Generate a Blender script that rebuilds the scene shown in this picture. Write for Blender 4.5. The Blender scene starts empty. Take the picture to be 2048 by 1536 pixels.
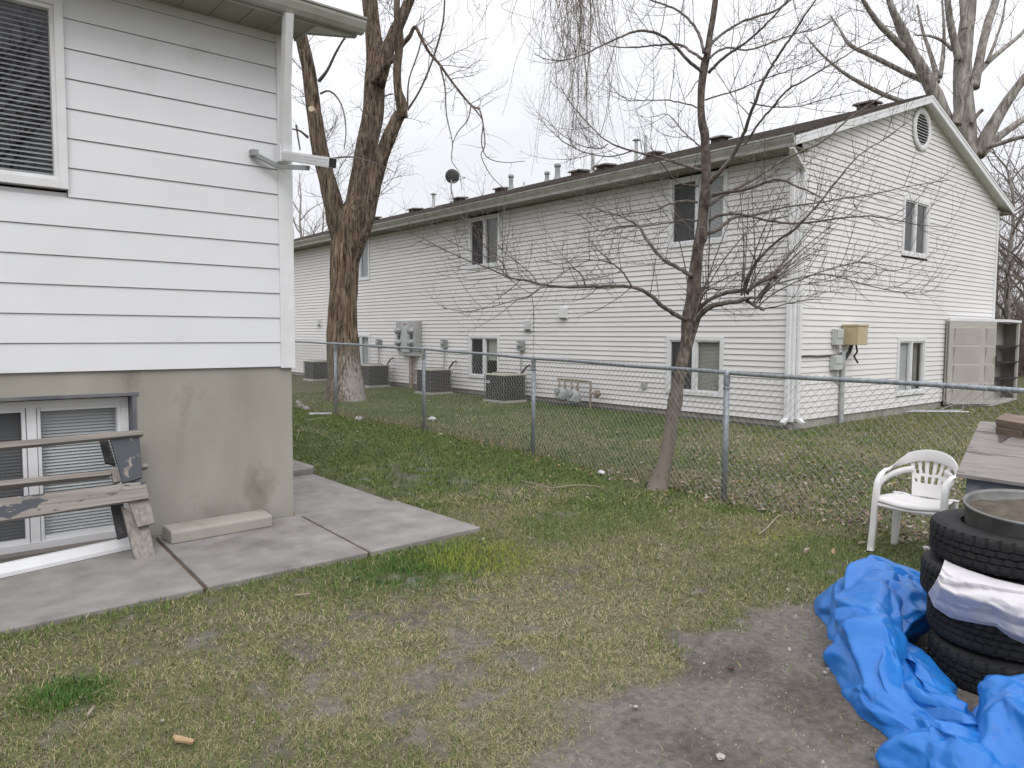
import bpy, math, random
import numpy as np
from mathutils import Vector, Matrix, noise as mnoise

# ------------------------------------------------------------------ camera, world, sun, exposure
SC = bpy.context.scene
COL = SC.collection
FPX, EYE = 1491.0, 1.6
PIT, YAW, ROL = map(math.radians, (3.84, 50.08, 0.287))
FW = np.array([math.cos(YAW) * math.cos(PIT), math.sin(YAW) * math.cos(PIT), -math.sin(PIT)])
R0 = np.array([math.sin(YAW), -math.cos(YAW), 0.0])
U0 = np.cross(R0, FW)
RT = math.cos(ROL) * R0 + math.sin(ROL) * U0
UP = -math.sin(ROL) * R0 + math.cos(ROL) * U0
CAM = np.array([0.0, 0.0, EYE])
cd = bpy.data.cameras.new('camera')
cd.sensor_width = 36.0
cd.lens = 36.0 * FPX / 2048.0
cd.clip_start, cd.clip_end = 0.05, 2000
co = bpy.data.objects.new('camera', cd)
COL.objects.link(co)
m4 = Matrix.Identity(4)
for i in range(3):
    m4[i][0], m4[i][1], m4[i][2], m4[i][3] = RT[i], UP[i], -FW[i], CAM[i]
co.matrix_world = m4
SC.camera = co

SUN_EL, SUN_AZ = 46.0, -118.0          # overcast: broad weak sun behind and right of the camera
SUN_DIR = Vector((math.cos(math.radians(SUN_EL)) * math.cos(math.radians(SUN_AZ)),
                  math.cos(math.radians(SUN_EL)) * math.sin(math.radians(SUN_AZ)),
                  math.sin(math.radians(SUN_EL))))
sd = bpy.data.lights.new('sun', 'SUN')
sd.energy, sd.angle, sd.color = 1.15, math.radians(30), (1.0, 0.97, 0.93)
so = bpy.data.objects.new('sun', sd)
COL.objects.link(so)
so.rotation_euler = SUN_DIR.to_track_quat('Z', 'Y').to_euler()

W = bpy.data.worlds.new('World')
SC.world = W
W.use_nodes = True
nt = W.node_tree
nt.nodes.clear()
def wn(t, **k):
    n = nt.nodes.new(t)
    for a, b in k.items(): setattr(n, a, b)
    return n
out = wn('ShaderNodeOutputWorld'); bg = wn('ShaderNodeBackground')
sky = wn('ShaderNodeTexSky', sky_type='NISHITA', sun_disc=False)
sky.sun_elevation = math.radians(SUN_EL)
sky.sun_rotation = math.atan2(SUN_DIR.x, SUN_DIR.y)
hs = wn('ShaderNodeHueSaturation'); hs.inputs['Saturation'].default_value = 0.35
tc = wn('ShaderNodeTexCoord'); sx = wn('ShaderNodeSeparateXYZ')
mr = wn('ShaderNodeMapRange'); mr.inputs[1].default_value = 0.0; mr.inputs[2].default_value = 1.0
mr.inputs[3].default_value = 0.80; mr.inputs[4].default_value = 2.35
mp = wn('ShaderNodeMapping'); mp.inputs['Scale'].default_value = (1.6, 1.6, 5.0)
nz = wn('ShaderNodeTexNoise'); nz.inputs['Scale'].default_value = 1.3; nz.inputs['Detail'].default_value = 5
cr = wn('ShaderNodeMapRange'); cr.inputs[1].default_value = 0.3; cr.inputs[2].default_value = 0.7
cr.inputs[3].default_value = 0.86; cr.inputs[4].default_value = 1.07
mu = wn('ShaderNodeMath', operation='MULTIPLY')
vs = wn('ShaderNodeVectorMath', operation='SCALE'); vs.inputs[0].default_value = (9.5, 9.65, 10.1)
mx = wn('ShaderNodeMix', data_type='RGBA'); mx.inputs[0].default_value = 0.86
L = nt.links.new
L(tc.outputs['Generated'], sx.inputs[0]); L(sx.outputs[2], mr.inputs[0])
L(tc.outputs['Generated'], mp.inputs[0]); L(mp.outputs[0], nz.inputs['Vector']); L(nz.outputs[0], cr.inputs[0])
L(mr.outputs[0], mu.inputs[0]); L(cr.outputs[0], mu.inputs[1]); L(mu.outputs[0], vs.inputs['Scale'])
L(sky.outputs[0], hs.inputs['Color']); L(hs.outputs[0], mx.inputs[6]); L(vs.outputs[0], mx.inputs[7])
L(mx.outputs[2], bg.inputs[0]); bg.inputs[1].default_value = 0.1
L(bg.outputs[0], out.inputs[0])
SC.view_settings.view_transform = 'Standard'
SC.view_settings.look = 'None'
SC.view_settings.exposure = 0.0
SC.view_settings.gamma = 1.0
SC.render.engine = 'CYCLES'
SC.cycles.max_bounces = 6
SC.cycles.diffuse_bounces = 3
SC.cycles.transparent_max_bounces = 12

# ------------------------------------------------------------------ photo pixel -> place
def ray(x, y): return FW + RT * (x - 1024) / FPX - UP * (y - 768) / FPX
def onz(x, y, z=0.0): d = ray(x, y); return CAM + d * (z - EYE) / d[2]
def onx(x, y, X): d = ray(x, y); return CAM + d * X / d[0]
def ony(x, y, Y): d = ray(x, y); return CAM + d * Y / d[1]
def atd(x, y, D): return CAM + ray(x, y) * D
def depth(p): return float((np.array(p, float) - CAM) @ FW)

# ------------------------------------------------------------------ mesh helpers
class MB:
    def __init__(s): s.v = []; s.f = []
    def pts(s, P):
        n = len(s.v); s.v.extend([tuple(map(float, p)) for p in P]); return n
    def hexa(s, P):
        n = s.pts(P)
        for q in ((0, 3, 2, 1), (4, 5, 6, 7), (0, 1, 5, 4), (1, 2, 6, 5), (2, 3, 7, 6), (3, 0, 4, 7)):
            s.f.append(tuple(n + i for i in q))
    def box(s, x0, x1, y0, y1, z0, z1):
        s.hexa([(x0, y0, z0), (x1, y0, z0), (x1, y1, z0), (x0, y1, z0), (x0, y0, z1), (x1, y0, z1), (x1, y1, z1), (x0, y1, z1)])
    def bar(s, a, b, w, h, up=(0, 0, 1)):          # rectangular bar from a to b
        a = Vector(a); b = Vector(b); t = (b - a).normalized(); u = Vector(up)
        sd = t.cross(u).normalized() * (w / 2); n = sd.cross(t).normalized() * (h / 2)
        s.hexa([a - sd - n, a + sd - n, b + sd - n, b - sd - n, a - sd + n, a + sd + n, b + sd + n, b - sd + n])
    def poly(s, P): n = s.pts(P); s.f.append(tuple(range(n, n + len(P))))
    def prism(s, P, off):
        k = len(P); n = s.pts(P); m = s.pts([np.array(p, float) + np.array(off, float) for p in P])
        s.f.append(tuple(range(n + k - 1, n - 1, -1))); s.f.append(tuple(range(m, m + k)))
        for i in range(k):
            j = (i + 1) % k; s.f.append((n + i, n + j, m + j, m + i))
    def grid(s, P):                                  # P: rows of points
        r, c = len(P), len(P[0]); n = len(s.v)
        for row in P: s.pts(row)
        for i in range(r - 1):
            for j in range(c - 1):
                a = n + i * c + j; s.f.append((a, a + 1, a + c + 1, a + c))
    def tube(s, pts, rad, k=6, cap=True, disp=None):
        P = [Vector(p) for p in pts]; N = len(P)
        if N < 2: return
        T0 = (P[1] - P[0]).normalized()
        ref = Vector((1, 0, 0)) if abs(T0.x) < 0.8 else Vector((0, 1, 0))
        nn = T0.cross(ref).normalized(); base = len(s.v)
        cs = [(math.cos(2 * math.pi * j / k), math.sin(2 * math.pi * j / k)) for j in range(k)]
        for i in range(N):
            if i == 0: T = T0
            elif i == N - 1: T = (P[i] - P[i - 1]).normalized()
            else: T = (P[i + 1] - P[i - 1]).normalized()
            nn = (nn - T * nn.dot(T))
            nn = nn.normalized() if nn.length > 1e-6 else T.cross(Vector((0.3, 0.5, 0.8))).normalized()
            bb = T.cross(nn); r = rad[i] if hasattr(rad, '__len__') else rad
            for c, q in cs:
                d = nn * c + bb * q
                rr = r if disp is None else r + disp(P[i] + d * r, r, i)
                p = P[i] + d * rr
                s.v.append((p.x, p.y, p.z))
        for i in range(N - 1):
            for j in range(k):
                a = base + i * k + j; b = base + i * k + (j + 1) % k
                s.f.append((a, b, b + k, a + k))
        if cap:
            s.f.append(tuple(base + j for j in range(k - 1, -1, -1)))
            s.f.append(tuple(base + (N - 1) * k + j for j in range(k)))
    def lathe(s, prof, c, axis=(0, 0, 1), k=20):     # prof: (radius, height) along axis
        a = Vector(axis).normalized(); ref = Vector((1, 0, 0)) if abs(a.x) < 0.8 else Vector((0, 1, 0))
        u = a.cross(ref).normalized(); w = a.cross(u); c = Vector(c); n = len(s.v)
        for r, h in prof:
            for j in range(k):
                t = 2 * math.pi * j / k
                s.v.append(tuple(c + a * h + (u * math.cos(t) + w * math.sin(t)) * max(r, 1e-4)))
        for i in range(len(prof) - 1):
            for j in range(k):
                p = n + i * k + j; q = n + i * k + (j + 1) % k
                s.f.append((p, q, q + k, p + k))
    def build(s, name, mat, parent=None, smooth=False):
        me = bpy.data.meshes.new(name); me.from_pydata(s.v, [], s.f); me.update()
        if smooth: me.polygons.foreach_set('use_smooth', [True] * len(me.polygons))
        o = bpy.data.objects.new(name, me); COL.objects.link(o)
        if mat: me.materials.append(mat)
        if parent is not None:
            o.parent = parent
            if parent.type == 'EMPTY': o.matrix_parent_inverse = Matrix.Translation(parent.location).inverted()
        return o
def tag(o, label=None, cat=None, group=None, kind=None):
    if label: o['label'] = label
    if cat: o['category'] = cat
    if group: o['group'] = group
    if kind: o['kind'] = kind
    return o
def thing(name, label, cat, loc=(0, 0, 0), group=None):
    o = bpy.data.objects.new(name, None); COL.objects.link(o)
    o.location = tuple(map(float, loc)); o.empty_display_size = 0.2
    return tag(o, label, cat, group)
def bevel(o, w=0.005, seg=2):
    m = o.modifiers.new('bevel', 'BEVEL'); m.width = w; m.segments = seg; m.limit_method = 'ANGLE'; return o
def dup(root, delta, label):
    r = root.copy(); COL.objects.link(r); r.location = Vector(root.location) + Vector(delta); r['label'] = label
    for ch in list(root.children):
        c = ch.copy(); COL.objects.link(c); c.parent = r; c.matrix_parent_inverse = ch.matrix_parent_inverse.copy()
        for g in list(ch.children):
            e = g.copy(); COL.objects.link(e); e.parent = c; e.matrix_parent_inverse = g.matrix_parent_inverse.copy()
    return r

# ------------------------------------------------------------------ materials
def mat(name, a, b=None, scale=6.0, rough=0.7, metal=0.0, bump=0.0, bscale=None, stretch=(1, 1, 1), detail=6,
        lo=0.35, hi=0.65, spec=0.4, c=None, cscale=1.0, clo=0.55, chi=0.7, bdist=0.01):
    m = bpy.data.materials.new(name); m.use_nodes = True; t = m.node_tree; N = t.nodes; K = t.links.new
    p = N['Principled BSDF']
    p.inputs['Roughness'].default_value = rough; p.inputs['Metallic'].default_value = metal
    p.inputs['Specular IOR Level'].default_value = spec
    p.inputs['Base Color'].default_value = (*a, 1)
    co_ = N.new('ShaderNodeTexCoord'); mpn = N.new('ShaderNodeMapping'); mpn.inputs['Scale'].default_value = stretch
    K(co_.outputs['Object'], mpn.inputs[0])
    if b is not None:
        n = N.new('ShaderNodeTexNoise'); n.inputs['Scale'].default_value = scale; n.inputs['Detail'].default_value = detail
        K(mpn.outputs[0], n.inputs['Vector'])
        r = N.new('ShaderNodeMapRange'); r.inputs[1].default_value = lo; r.inputs[2].default_value = hi; K(n.outputs[0], r.inputs[0])
        x = N.new('ShaderNodeMix'); x.data_type = 'RGBA'; x.inputs[6].default_value = (*a, 1); x.inputs[7].default_value = (*b, 1)
        K(r.outputs[0], x.inputs[0]); last = x.outputs[2]
        if c is not None:
            n2 = N.new('ShaderNodeTexNoise'); n2.inputs['Scale'].default_value = cscale; n2.inputs['Detail'].default_value = 7
            n2.inputs['Roughness'].default_value = 0.65; K(mpn.outputs[0], n2.inputs['Vector'])
            r2 = N.new('ShaderNodeMapRange'); r2.inputs[1].default_value = clo; r2.inputs[2].default_value = chi; K(n2.outputs[0], r2.inputs[0])
            y = N.new('ShaderNodeMix'); y.data_type = 'RGBA'; y.inputs[7].default_value = (*c, 1)
            K(r2.outputs[0], y.inputs[0]); K(last, y.inputs[6]); last = y.outputs[2]
        K(last, p.inputs['Base Color'])
    if bump:
        n = N.new('ShaderNodeTexNoise'); n.inputs['Scale'].default_value = bscale or scale * 4; n.inputs['Detail'].default_value = 8
        K(mpn.outputs[0], n.inputs['Vector'])
        bn = N.new('ShaderNodeBump'); bn.inputs['Strength'].default_value = bump; bn.inputs['Distance'].default_value = bdist
        K(n.outputs[0], bn.inputs['Height']); K(bn.outputs[0], p.inputs['Normal'])
    return m
def glass_mat(name, tint=(0.93, 0.94, 0.94), refl=1.0):
    m = bpy.data.materials.new(name); m.use_nodes = True; t = m.node_tree; N = t.nodes; K = t.links.new
    N.remove(N['Principled BSDF']); o = N['Material Output']
    tr = N.new('ShaderNodeBsdfTransparent'); tr.inputs[0].default_value = (*tint, 1)
    gl = N.new('ShaderNodeBsdfGlossy'); gl.inputs['Roughness'].default_value = 0.02; gl.inputs[0].default_value = (refl,) * 3 + (1,)
    fr = N.new('ShaderNodeFresnel'); ge = N.new('ShaderNodeNewGeometry'); io = N.new('ShaderNodeMapRange')
    io.inputs[3].default_value = 1.55; io.inputs[4].default_value = 1 / 1.55; K(ge.outputs['Backfacing'], io.inputs[0]); K(io.outputs[0], fr.inputs['IOR'])
    x = N.new('ShaderNodeMixShader'); K(fr.outputs[0], x.inputs[0]); K(tr.outputs[0], x.inputs[1]); K(gl.outputs[0], x.inputs[2])
    K(x.outputs[0], o.inputs[0]); return m
def screen_mat(name, c, alpha):
    m = mat(name, c, rough=0.9); t = m.node_tree
    t.nodes['Principled BSDF'].inputs['Alpha'].default_value = alpha; return m

M = {}
M['hardboard'] = mat('white_hardboard', (0.725, 0.73, 0.755), (0.70, 0.705, 0.725), 3.0, 0.55, bump=0.06, bscale=220, c=(0.50, 0.49, 0.46), cscale=1.4, clo=0.62, chi=0.85)
M['vinyl'] = mat('vinyl_siding', (0.705, 0.682, 0.662), (0.735, 0.715, 0.70), 1.2, 0.45, bump=0.03, bscale=90, c=(0.64, 0.62, 0.585), cscale=0.8, clo=0.6, chi=0.85)
M['trim'] = mat('white_trim', (0.74, 0.745, 0.76), (0.68, 0.68, 0.68), 5, 0.4, c=(0.5, 0.48, 0.42), cscale=4, clo=0.66, chi=0.8)
M['gutter'] = mat('gutter_metal', (0.40, 0.395, 0.365), (0.31, 0.30, 0.26), 4, 0.45, c=(0.24, 0.22, 0.16), cscale=9, clo=0.62, chi=0.8)
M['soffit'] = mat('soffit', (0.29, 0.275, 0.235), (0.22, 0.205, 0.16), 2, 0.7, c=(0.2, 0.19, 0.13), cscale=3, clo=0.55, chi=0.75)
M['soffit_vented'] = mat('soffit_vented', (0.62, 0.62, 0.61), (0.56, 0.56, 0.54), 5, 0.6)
M['concrete'] = mat('poured_concrete', (0.285, 0.268, 0.232), (0.36, 0.342, 0.302), 1.6, 0.9, bump=0.25, bscale=60, stretch=(1, 1, 0.55), c=(0.19, 0.172, 0.138), cscale=2.3, clo=0.53, chi=0.75)
M['slab'] = mat('slab_concrete', (0.20, 0.186, 0.174), (0.30, 0.282, 0.265), 4.5, 0.92, bump=0.45, bscale=70, detail=11, lo=0.3, hi=0.7, c=(0.145, 0.132, 0.122), cscale=1.3, clo=0.5, chi=0.72)
M['joint'] = mat('joint_dirt', (0.14, 0.095, 0.07), (0.07, 0.05, 0.04), 18, 1.0, bump=0.4)
M['asphalt_base'] = mat('dark_footing', (0.10, 0.09, 0.085), (0.16, 0.145, 0.13), 4, 0.95, bump=0.3)
M['shingle'] = mat('roof_shingle', (0.075, 0.062, 0.055), (0.13, 0.11, 0.10), 9, 0.95, bump=0.5, bscale=60, c=(0.04, 0.033, 0.03), cscale=3)
M['galv'] = mat('galvanised_steel', (0.25, 0.275, 0.30), (0.34, 0.37, 0.40), 14, 0.5, 0.55, bump=0.08, c=(0.16, 0.15, 0.14), cscale=7, clo=0.6, chi=0.75)
M['wire'] = mat('fence_wire', (0.22, 0.22, 0.215), (0.32, 0.32, 0.31), 20, 0.6, 0.2)
M['grey_box'] = mat('grey_painted_steel', (0.36, 0.365, 0.37), (0.42, 0.42, 0.42), 5, 0.45)
M['grey_dark'] = mat('grey_disconnect', (0.24, 0.26, 0.26), (0.30, 0.31, 0.31), 6, 0.5)
M['light_grey'] = mat('light_grey_plastic', (0.50, 0.52, 0.50), (0.44, 0.46, 0.45), 8, 0.5)
M['tan'] = mat('tan_paint', (0.50, 0.42, 0.27), (0.46, 0.385, 0.25), 7, 0.5)
M['black'] = mat('black_plastic', (0.015, 0.015, 0.016), (0.03, 0.03, 0.03), 12, 0.5)
M['coil'] = mat('condenser_coil', (0.012, 0.013, 0.014), (0.03, 0.03, 0.03), 40, 0.6)
M['grille'] = mat('grille_wire', (0.14, 0.14, 0.135), (0.2, 0.2, 0.19), 20, 0.5)
M['ac_cap'] = mat('condenser_cap', (0.38, 0.36, 0.31), (0.45, 0.43, 0.38), 12, 0.6)
M['gas_grey'] = mat('gas_meter_paint', (0.34, 0.37, 0.38), (0.42, 0.44, 0.44), 9, 0.5, c=(0.2, 0.16, 0.11), cscale=8)
M['rusty_pipe'] = mat('rusty_pipe', (0.30, 0.28, 0.24), (0.22, 0.15, 0.09), 14, 0.7)
M['glass'] = glass_mat('window_glass')
M['meter_glass'] = mat('meter_glass', (0.45, 0.46, 0.46), (0.2, 0.21, 0.22), 12, 0.12)
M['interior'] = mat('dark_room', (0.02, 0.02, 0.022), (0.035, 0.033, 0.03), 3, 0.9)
M['blind_grey'] = mat('grey_blind', (0.60, 0.62, 0.63), (0.64, 0.66, 0.67), 3, 0.6)
M['blind_beige'] = mat('beige_blind', (0.45, 0.44, 0.39), (0.49, 0.48, 0.43), 3, 0.6)
M['blind_white'] = mat('white_blind', (0.62, 0.62, 0.60), (0.56, 0.56, 0.55), 3, 0.6)
M['blind_dim'] = mat('reflection_dimmed_blind', (0.36, 0.37, 0.38), (0.30, 0.31, 0.32), 3, 0.6)  # slat colour greyed to stand in for reflections over the glass
M['drape'] = mat('grey_drape', (0.20, 0.20, 0.19), (0.27, 0.265, 0.25), 3, 0.85)
M['screen'] = screen_mat('insect_screen', (0.07, 0.07, 0.075), 0.6)
M['dish'] = mat('dark_dish', (0.06, 0.06, 0.062), (0.08, 0.08, 0.08), 5, 0.5)
M['bronze'] = mat('dark_window_buck', (0.10, 0.105, 0.125), (0.16, 0.16, 0.17), 5, 0.6)
M['shed'] = mat('taupe_resin', (0.40, 0.375, 0.345), (0.43, 0.405, 0.37), 3, 0.6, bump=0.05, bscale=120)
M['rubber'] = mat('tyre_rubber', (0.010, 0.010, 0.011), (0.017, 0.017, 0.018), 7, 0.72, bump=0.15, bscale=120, c=(0.034, 0.032, 0.029), cscale=5, clo=0.55, chi=0.8)
M['tarp'] = mat('blue_tarp', (0.011, 0.135, 0.46), (0.020, 0.175, 0.54), 4, 0.32, bump=0.12, bscale=60, c=(0.09, 0.19, 0.42), cscale=5, clo=0.58, chi=0.8, spec=0.45)
M['bag'] = mat('white_bag', (0.66, 0.63, 0.65), (0.56, 0.54, 0.57), 5, 0.4, bump=0.2, bscale=30, c=(0.36, 0.33, 0.31), cscale=14, clo=0.66, chi=0.76)
M['resin'] = mat('white_resin', (0.74, 0.725, 0.715), (0.69, 0.67, 0.66), 6, 0.42, c=(0.52, 0.48, 0.44), cscale=7, clo=0.66, chi=0.85)
M['pan'] = mat('galvanised_pan', (0.15, 0.15, 0.148), (0.22, 0.22, 0.21), 10, 0.5, 0.4, bump=0.05, c=(0.15, 0.13, 0.11), cscale=8)
M['soil'] = mat('dry_soil', (0.12, 0.10, 0.075), (0.075, 0.06, 0.045), 14, 1.0, bump=0.5)
M['litter_white'] = mat('white_litter', (0.72, 0.71, 0.72), (0.6, 0.58, 0.6), 20, 0.5, bump=0.2)
M['stone'] = mat('pale_stone', (0.44, 0.41, 0.38), (0.3, 0.27, 0.25), 20, 0.9, bump=0.3)
M['chip'] = mat('bark_chip', (0.42, 0.29, 0.17), (0.3, 0.2, 0.11), 20, 0.9, bump=0.4)
M['stick'] = mat('dry_stick', (0.36, 0.31, 0.24), (0.25, 0.2, 0.15), 15, 0.9)
M['chrome'] = mat('chrome_bar', (0.6, 0.6, 0.6), rough=0.25, metal=0.9)
M['hinge'] = mat('hinge_steel', (0.10, 0.075, 0.075), (0.14, 0.10, 0.09), 12, 0.7, 0.2)
M['label'] = mat('white_label', (0.7, 0.72, 0.75), rough=0.4)
M['label_blue'] = mat('blue_band', (0.05, 0.1, 0.25), rough=0.4)
M['label_red'] = mat('red_band', (0.3, 0.06, 0.06), rough=0.4)
M['brick_dark'] = M['asphalt_base']

def wood_mat(name, paint=None, axis='x', plo=0.52, phi=0.54, base=((0.30, 0.27, 0.245), (0.195, 0.172, 0.155))):
    st = {'x': (0.9, 34, 34), 'y': (22, 0.9, 22), 'z': (22, 22, 0.9)}[axis]
    m = mat(name, base[0], base[1], 2.2, 0.9, bump=0.5, bscale=6, stretch=st, bdist=0.004)
    if paint:
        t = m.node_tree; N = t.nodes; K = t.links.new; p = N['Principled BSDF']
        old = p.inputs['Base Color'].links[0].from_socket
        tcn = N.new('ShaderNodeTexCoord'); mpn = N.new('ShaderNodeMapping')
        mpn.inputs['Scale'].default_value = {'x': (1, 3, 3), 'y': (3, 1, 3), 'z': (3, 3, 1.2)}[axis]
        n = N.new('ShaderNodeTexNoise'); n.inputs['Scale'].default_value = 3.3; n.inputs['Detail'].default_value = 9; n.inputs['Roughness'].default_value = 0.62
        r = N.new('ShaderNodeMapRange'); r.inputs[1].default_value = plo; r.inputs[2].default_value = phi
        x = N.new('ShaderNodeMix'); x.data_type = 'RGBA'; x.inputs[7].default_value = (*paint, 1)
        K(tcn.outputs['Object'], mpn.inputs[0]); K(mpn.outputs[0], n.inputs['Vector']); K(n.outputs[0], r.inputs[0])
        K(r.outputs[0], x.inputs[0]); K(old, x.inputs[6]); K(x.outputs[2], p.inputs['Base Color'])
    return m
GP = (0.075, 0.08, 0.09)
M['wood'] = wood_mat('weathered_wood')
M['wood_z'] = wood_mat('weathered_wood_upright', axis='z')
M['wood_paint'] = wood_mat('flaking_board', GP, 'x', 0.535, 0.55)
M['wood_paint_z'] = wood_mat('painted_upright', GP, 'z', 0.40, 0.42)
M['wood_dark_z'] = wood_mat('dark_upright', (0.04, 0.038, 0.04), 'z', 0.38, 0.42, ((0.16, 0.13, 0.115), (0.10, 0.08, 0.07)))
M['ply'] = mat('weathered_plywood', (0.27, 0.247, 0.23), (0.215, 0.195, 0.18), 3.0, 0.9, bump=0.4, bscale=7, stretch=(14, 1.6, 14), c=(0.11, 0.095, 0.088), cscale=1.7, clo=0.57, chi=0.64)
M['lumber'] = wood_mat('old_lumber', None, 'y', base=((0.24, 0.185, 0.145), (0.16, 0.12, 0.095)))
M['bin_paint'] = wood_mat('blue_grey_plywood', (0.135, 0.15, 0.172), 'y', 0.36, 0.43, ((0.25, 0.25, 0.25), (0.18, 0.18, 0.19)))

def bark_mat(name, a, b, c, sc=(9, 9, 1.3), strength=0.9, dist=0.03, pale=None):
    m = bpy.data.materials.new(name); m.use_nodes = True; t = m.node_tree; N = t.nodes; K = t.links.new
    p = N['Principled BSDF']; p.inputs['Roughness'].default_value = 0.95; p.inputs['Specular IOR Level'].default_value = 0.15
    tcn = N.new('ShaderNodeTexCoord'); mpn = N.new('ShaderNodeMapping'); mpn.inputs['Scale'].default_value = sc
    K(tcn.outputs['Object'], mpn.inputs[0])
    n = N.new('ShaderNodeTexNoise'); n.inputs['Scale'].default_value = 1.6; n.inputs['Detail'].default_value = 9; n.inputs['Roughness'].default_value = 0.65
    n.inputs['Distortion'].default_value = 0.6; K(mpn.outputs[0], n.inputs['Vector'])
    r = N.new('ShaderNodeValToRGB'); e = r.color_ramp.elements
    e[0].position, e[0].color = 0.37, (*a, 1); e[1].position, e[1].color = 0.64, (*c, 1)
    k = e.new(0.5); k.color = (*b, 1); K(n.outputs[0], r.inputs[0]); last = r.outputs[0]
    if pale:                                          # a patch of bare pale wood: (centre, radius, colour)
        ctr, rad, pc = pale
        d = N.new('ShaderNodeVectorMath'); d.operation = 'SUBTRACT'; d.inputs[1].default_value = ctr; K(tcn.outputs['Object'], d.inputs[0])
        sc2 = N.new('ShaderNodeVectorMath'); sc2.operation = 'DIVIDE'; sc2.inputs[1].default_value = rad; K(d.outputs[0], sc2.inputs[0])
        ln = N.new('ShaderNodeVectorMath'); ln.operation = 'LENGTH'; K(sc2.outputs[0], ln.inputs[0])
        n3 = N.new('ShaderNodeTexNoise'); n3.inputs['Scale'].default_value = 2.6; n3.inputs['Detail'].default_value = 8; K(mpn.outputs[0], n3.inputs['Vector'])
        ad = N.new('ShaderNodeMath'); ad.operation = 'MULTIPLY_ADD'; ad.inputs[1].default_value = 3.2; K(n3.outputs[0], ad.inputs[0]); K(ln.outputs['Value'], ad.inputs[2])
        rr = N.new('ShaderNodeMapRange'); rr.inputs[1].default_value = 2.55; rr.inputs[2].default_value = 2.0; K(ad.outputs[0], rr.inputs[0])
        x = N.new('ShaderNodeMix'); x.data_type = 'RGBA'; x.inputs[7].default_value = (*pc, 1); K(rr.outputs[0], x.inputs[0]); K(last, x.inputs[6]); last = x.outputs[2]
    K(last, p.inputs['Base Color'])
    bn = N.new('ShaderNodeBump'); bn.inputs['Strength'].default_value = strength; bn.inputs['Distance'].default_value = dist
    K(n.outputs[0], bn.inputs['Height']); K(bn.outputs[0], p.inputs['Normal']); return m
M['elm_bark'] = bark_mat('furrowed_bark', (0.030, 0.022, 0.017), (0.125, 0.094, 0.068), (0.26, 0.20, 0.15), (12, 12, 1.5), 1.0, 0.05)
M['elm_trunk'] = bark_mat('furrowed_bark_bare_patch', (0.034, 0.024, 0.017), (0.14, 0.104, 0.071), (0.29, 0.22, 0.16), (12, 12, 1.3), 1.0, 0.06,
                          pale=((8.46, 15.70, 0.30), (0.50, 0.6, 0.95), (0.42, 0.38, 0.35)))
M['young_bark'] = bark_mat('smooth_bark', (0.05, 0.038, 0.033), (0.105, 0.082, 0.07), (0.19, 0.155, 0.135), (9, 9, 5), 0.8, 0.014, pale=((6.2, 4.9, 0.35), (1.2, 1.2, 1.45), (0.205, 0.172, 0.145)))
M['young_dark'] = bark_mat('twig_bark', (0.075, 0.063, 0.056), (0.13, 0.11, 0.098), (0.21, 0.18, 0.165), (6, 6, 4), 0.4, 0.006)
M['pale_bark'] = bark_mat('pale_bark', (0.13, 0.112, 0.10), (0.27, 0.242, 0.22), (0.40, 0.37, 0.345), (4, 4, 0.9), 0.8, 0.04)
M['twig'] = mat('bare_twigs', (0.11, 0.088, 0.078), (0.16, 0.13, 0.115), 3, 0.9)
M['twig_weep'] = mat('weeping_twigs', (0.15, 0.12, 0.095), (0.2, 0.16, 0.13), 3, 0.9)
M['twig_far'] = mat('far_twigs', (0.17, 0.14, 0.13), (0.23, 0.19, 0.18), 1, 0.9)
M['brush'] = mat('brush_twigs', (0.14, 0.105, 0.085), (0.2, 0.155, 0.125), 1, 0.9)
M['cutwood'] = mat('cut_wood', (0.52, 0.44, 0.33), (0.42, 0.34, 0.24), 12, 0.9)

# ------------------------------------------------------------------ numpy value noise
def vnoise(x, y, seed=0):
    xi = np.floor(x).astype(np.int64); yi = np.floor(y).astype(np.int64); xf = x - xi; yf = y - yi
    def h(a, b):
        n = (a * 374761393 + b * 668265263 + seed * 2147483647 + 1013904223) & 0xffffffff
        n = ((n ^ (n >> 13)) * 1274126177) & 0xffffffff
        n = ((n ^ (n >> 16)) * 2246822519) & 0xffffffff
        return ((n ^ (n >> 15)) & 0xffffff) / float(0xffffff)
    u = xf * xf * (3 - 2 * xf); v = yf * yf * (3 - 2 * yf)
    return (h(xi, yi) * (1 - u) + h(xi + 1, yi) * u) * (1 - v) + (h(xi, yi + 1) * (1 - u) + h(xi + 1, yi + 1) * u) * v
def fbm(x, y, oct=4, seed=0):
    s = 0.0; a = 0.5; t = 0.0
    for o in range(oct):
        s = s + a * vnoise(x * 2 ** o + 17.3 * o, y * 2 ** o - 9.1 * o, seed + o); t += a; a *= 0.55
    return s / t
def sstep(a, b, x):
    t = np.clip((x - a) / (b - a), 0, 1); return t * t * (3 - 2 * t)
def sdpoly(px, py, poly):                             # signed distance, negative inside
    px = np.asarray(px, float); py = np.asarray(py, float)
    d = np.full(px.shape, 1e9); ins = np.zeros(px.shape, bool); n = len(poly)
    for i in range(n):
        ax, ay = poly[i]; bx, by = poly[(i + 1) % n]; ex, ey = bx - ax, by - ay
        t = np.clip(((px - ax) * ex + (py - ay) * ey) / (ex * ex + ey * ey + 1e-12), 0, 1)
        d = np.minimum(d, np.hypot(px - ax - t * ex, py - ay - t * ey))
        c = ((ay > py) != (by > py)) & (px < (bx - ax) * (py - ay) / (by - ay + 1e-12) + ax); ins ^= c
    return np.where(ins, -d, d)
exec_fence = [(6.30, -3.0), (6.30, 1.75), (6.176, 4.162), (6.645, 7.491), (6.853, 10.488), (6.76, 13.51), (6.62, 16.6), (6.5, 19.6)]
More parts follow.
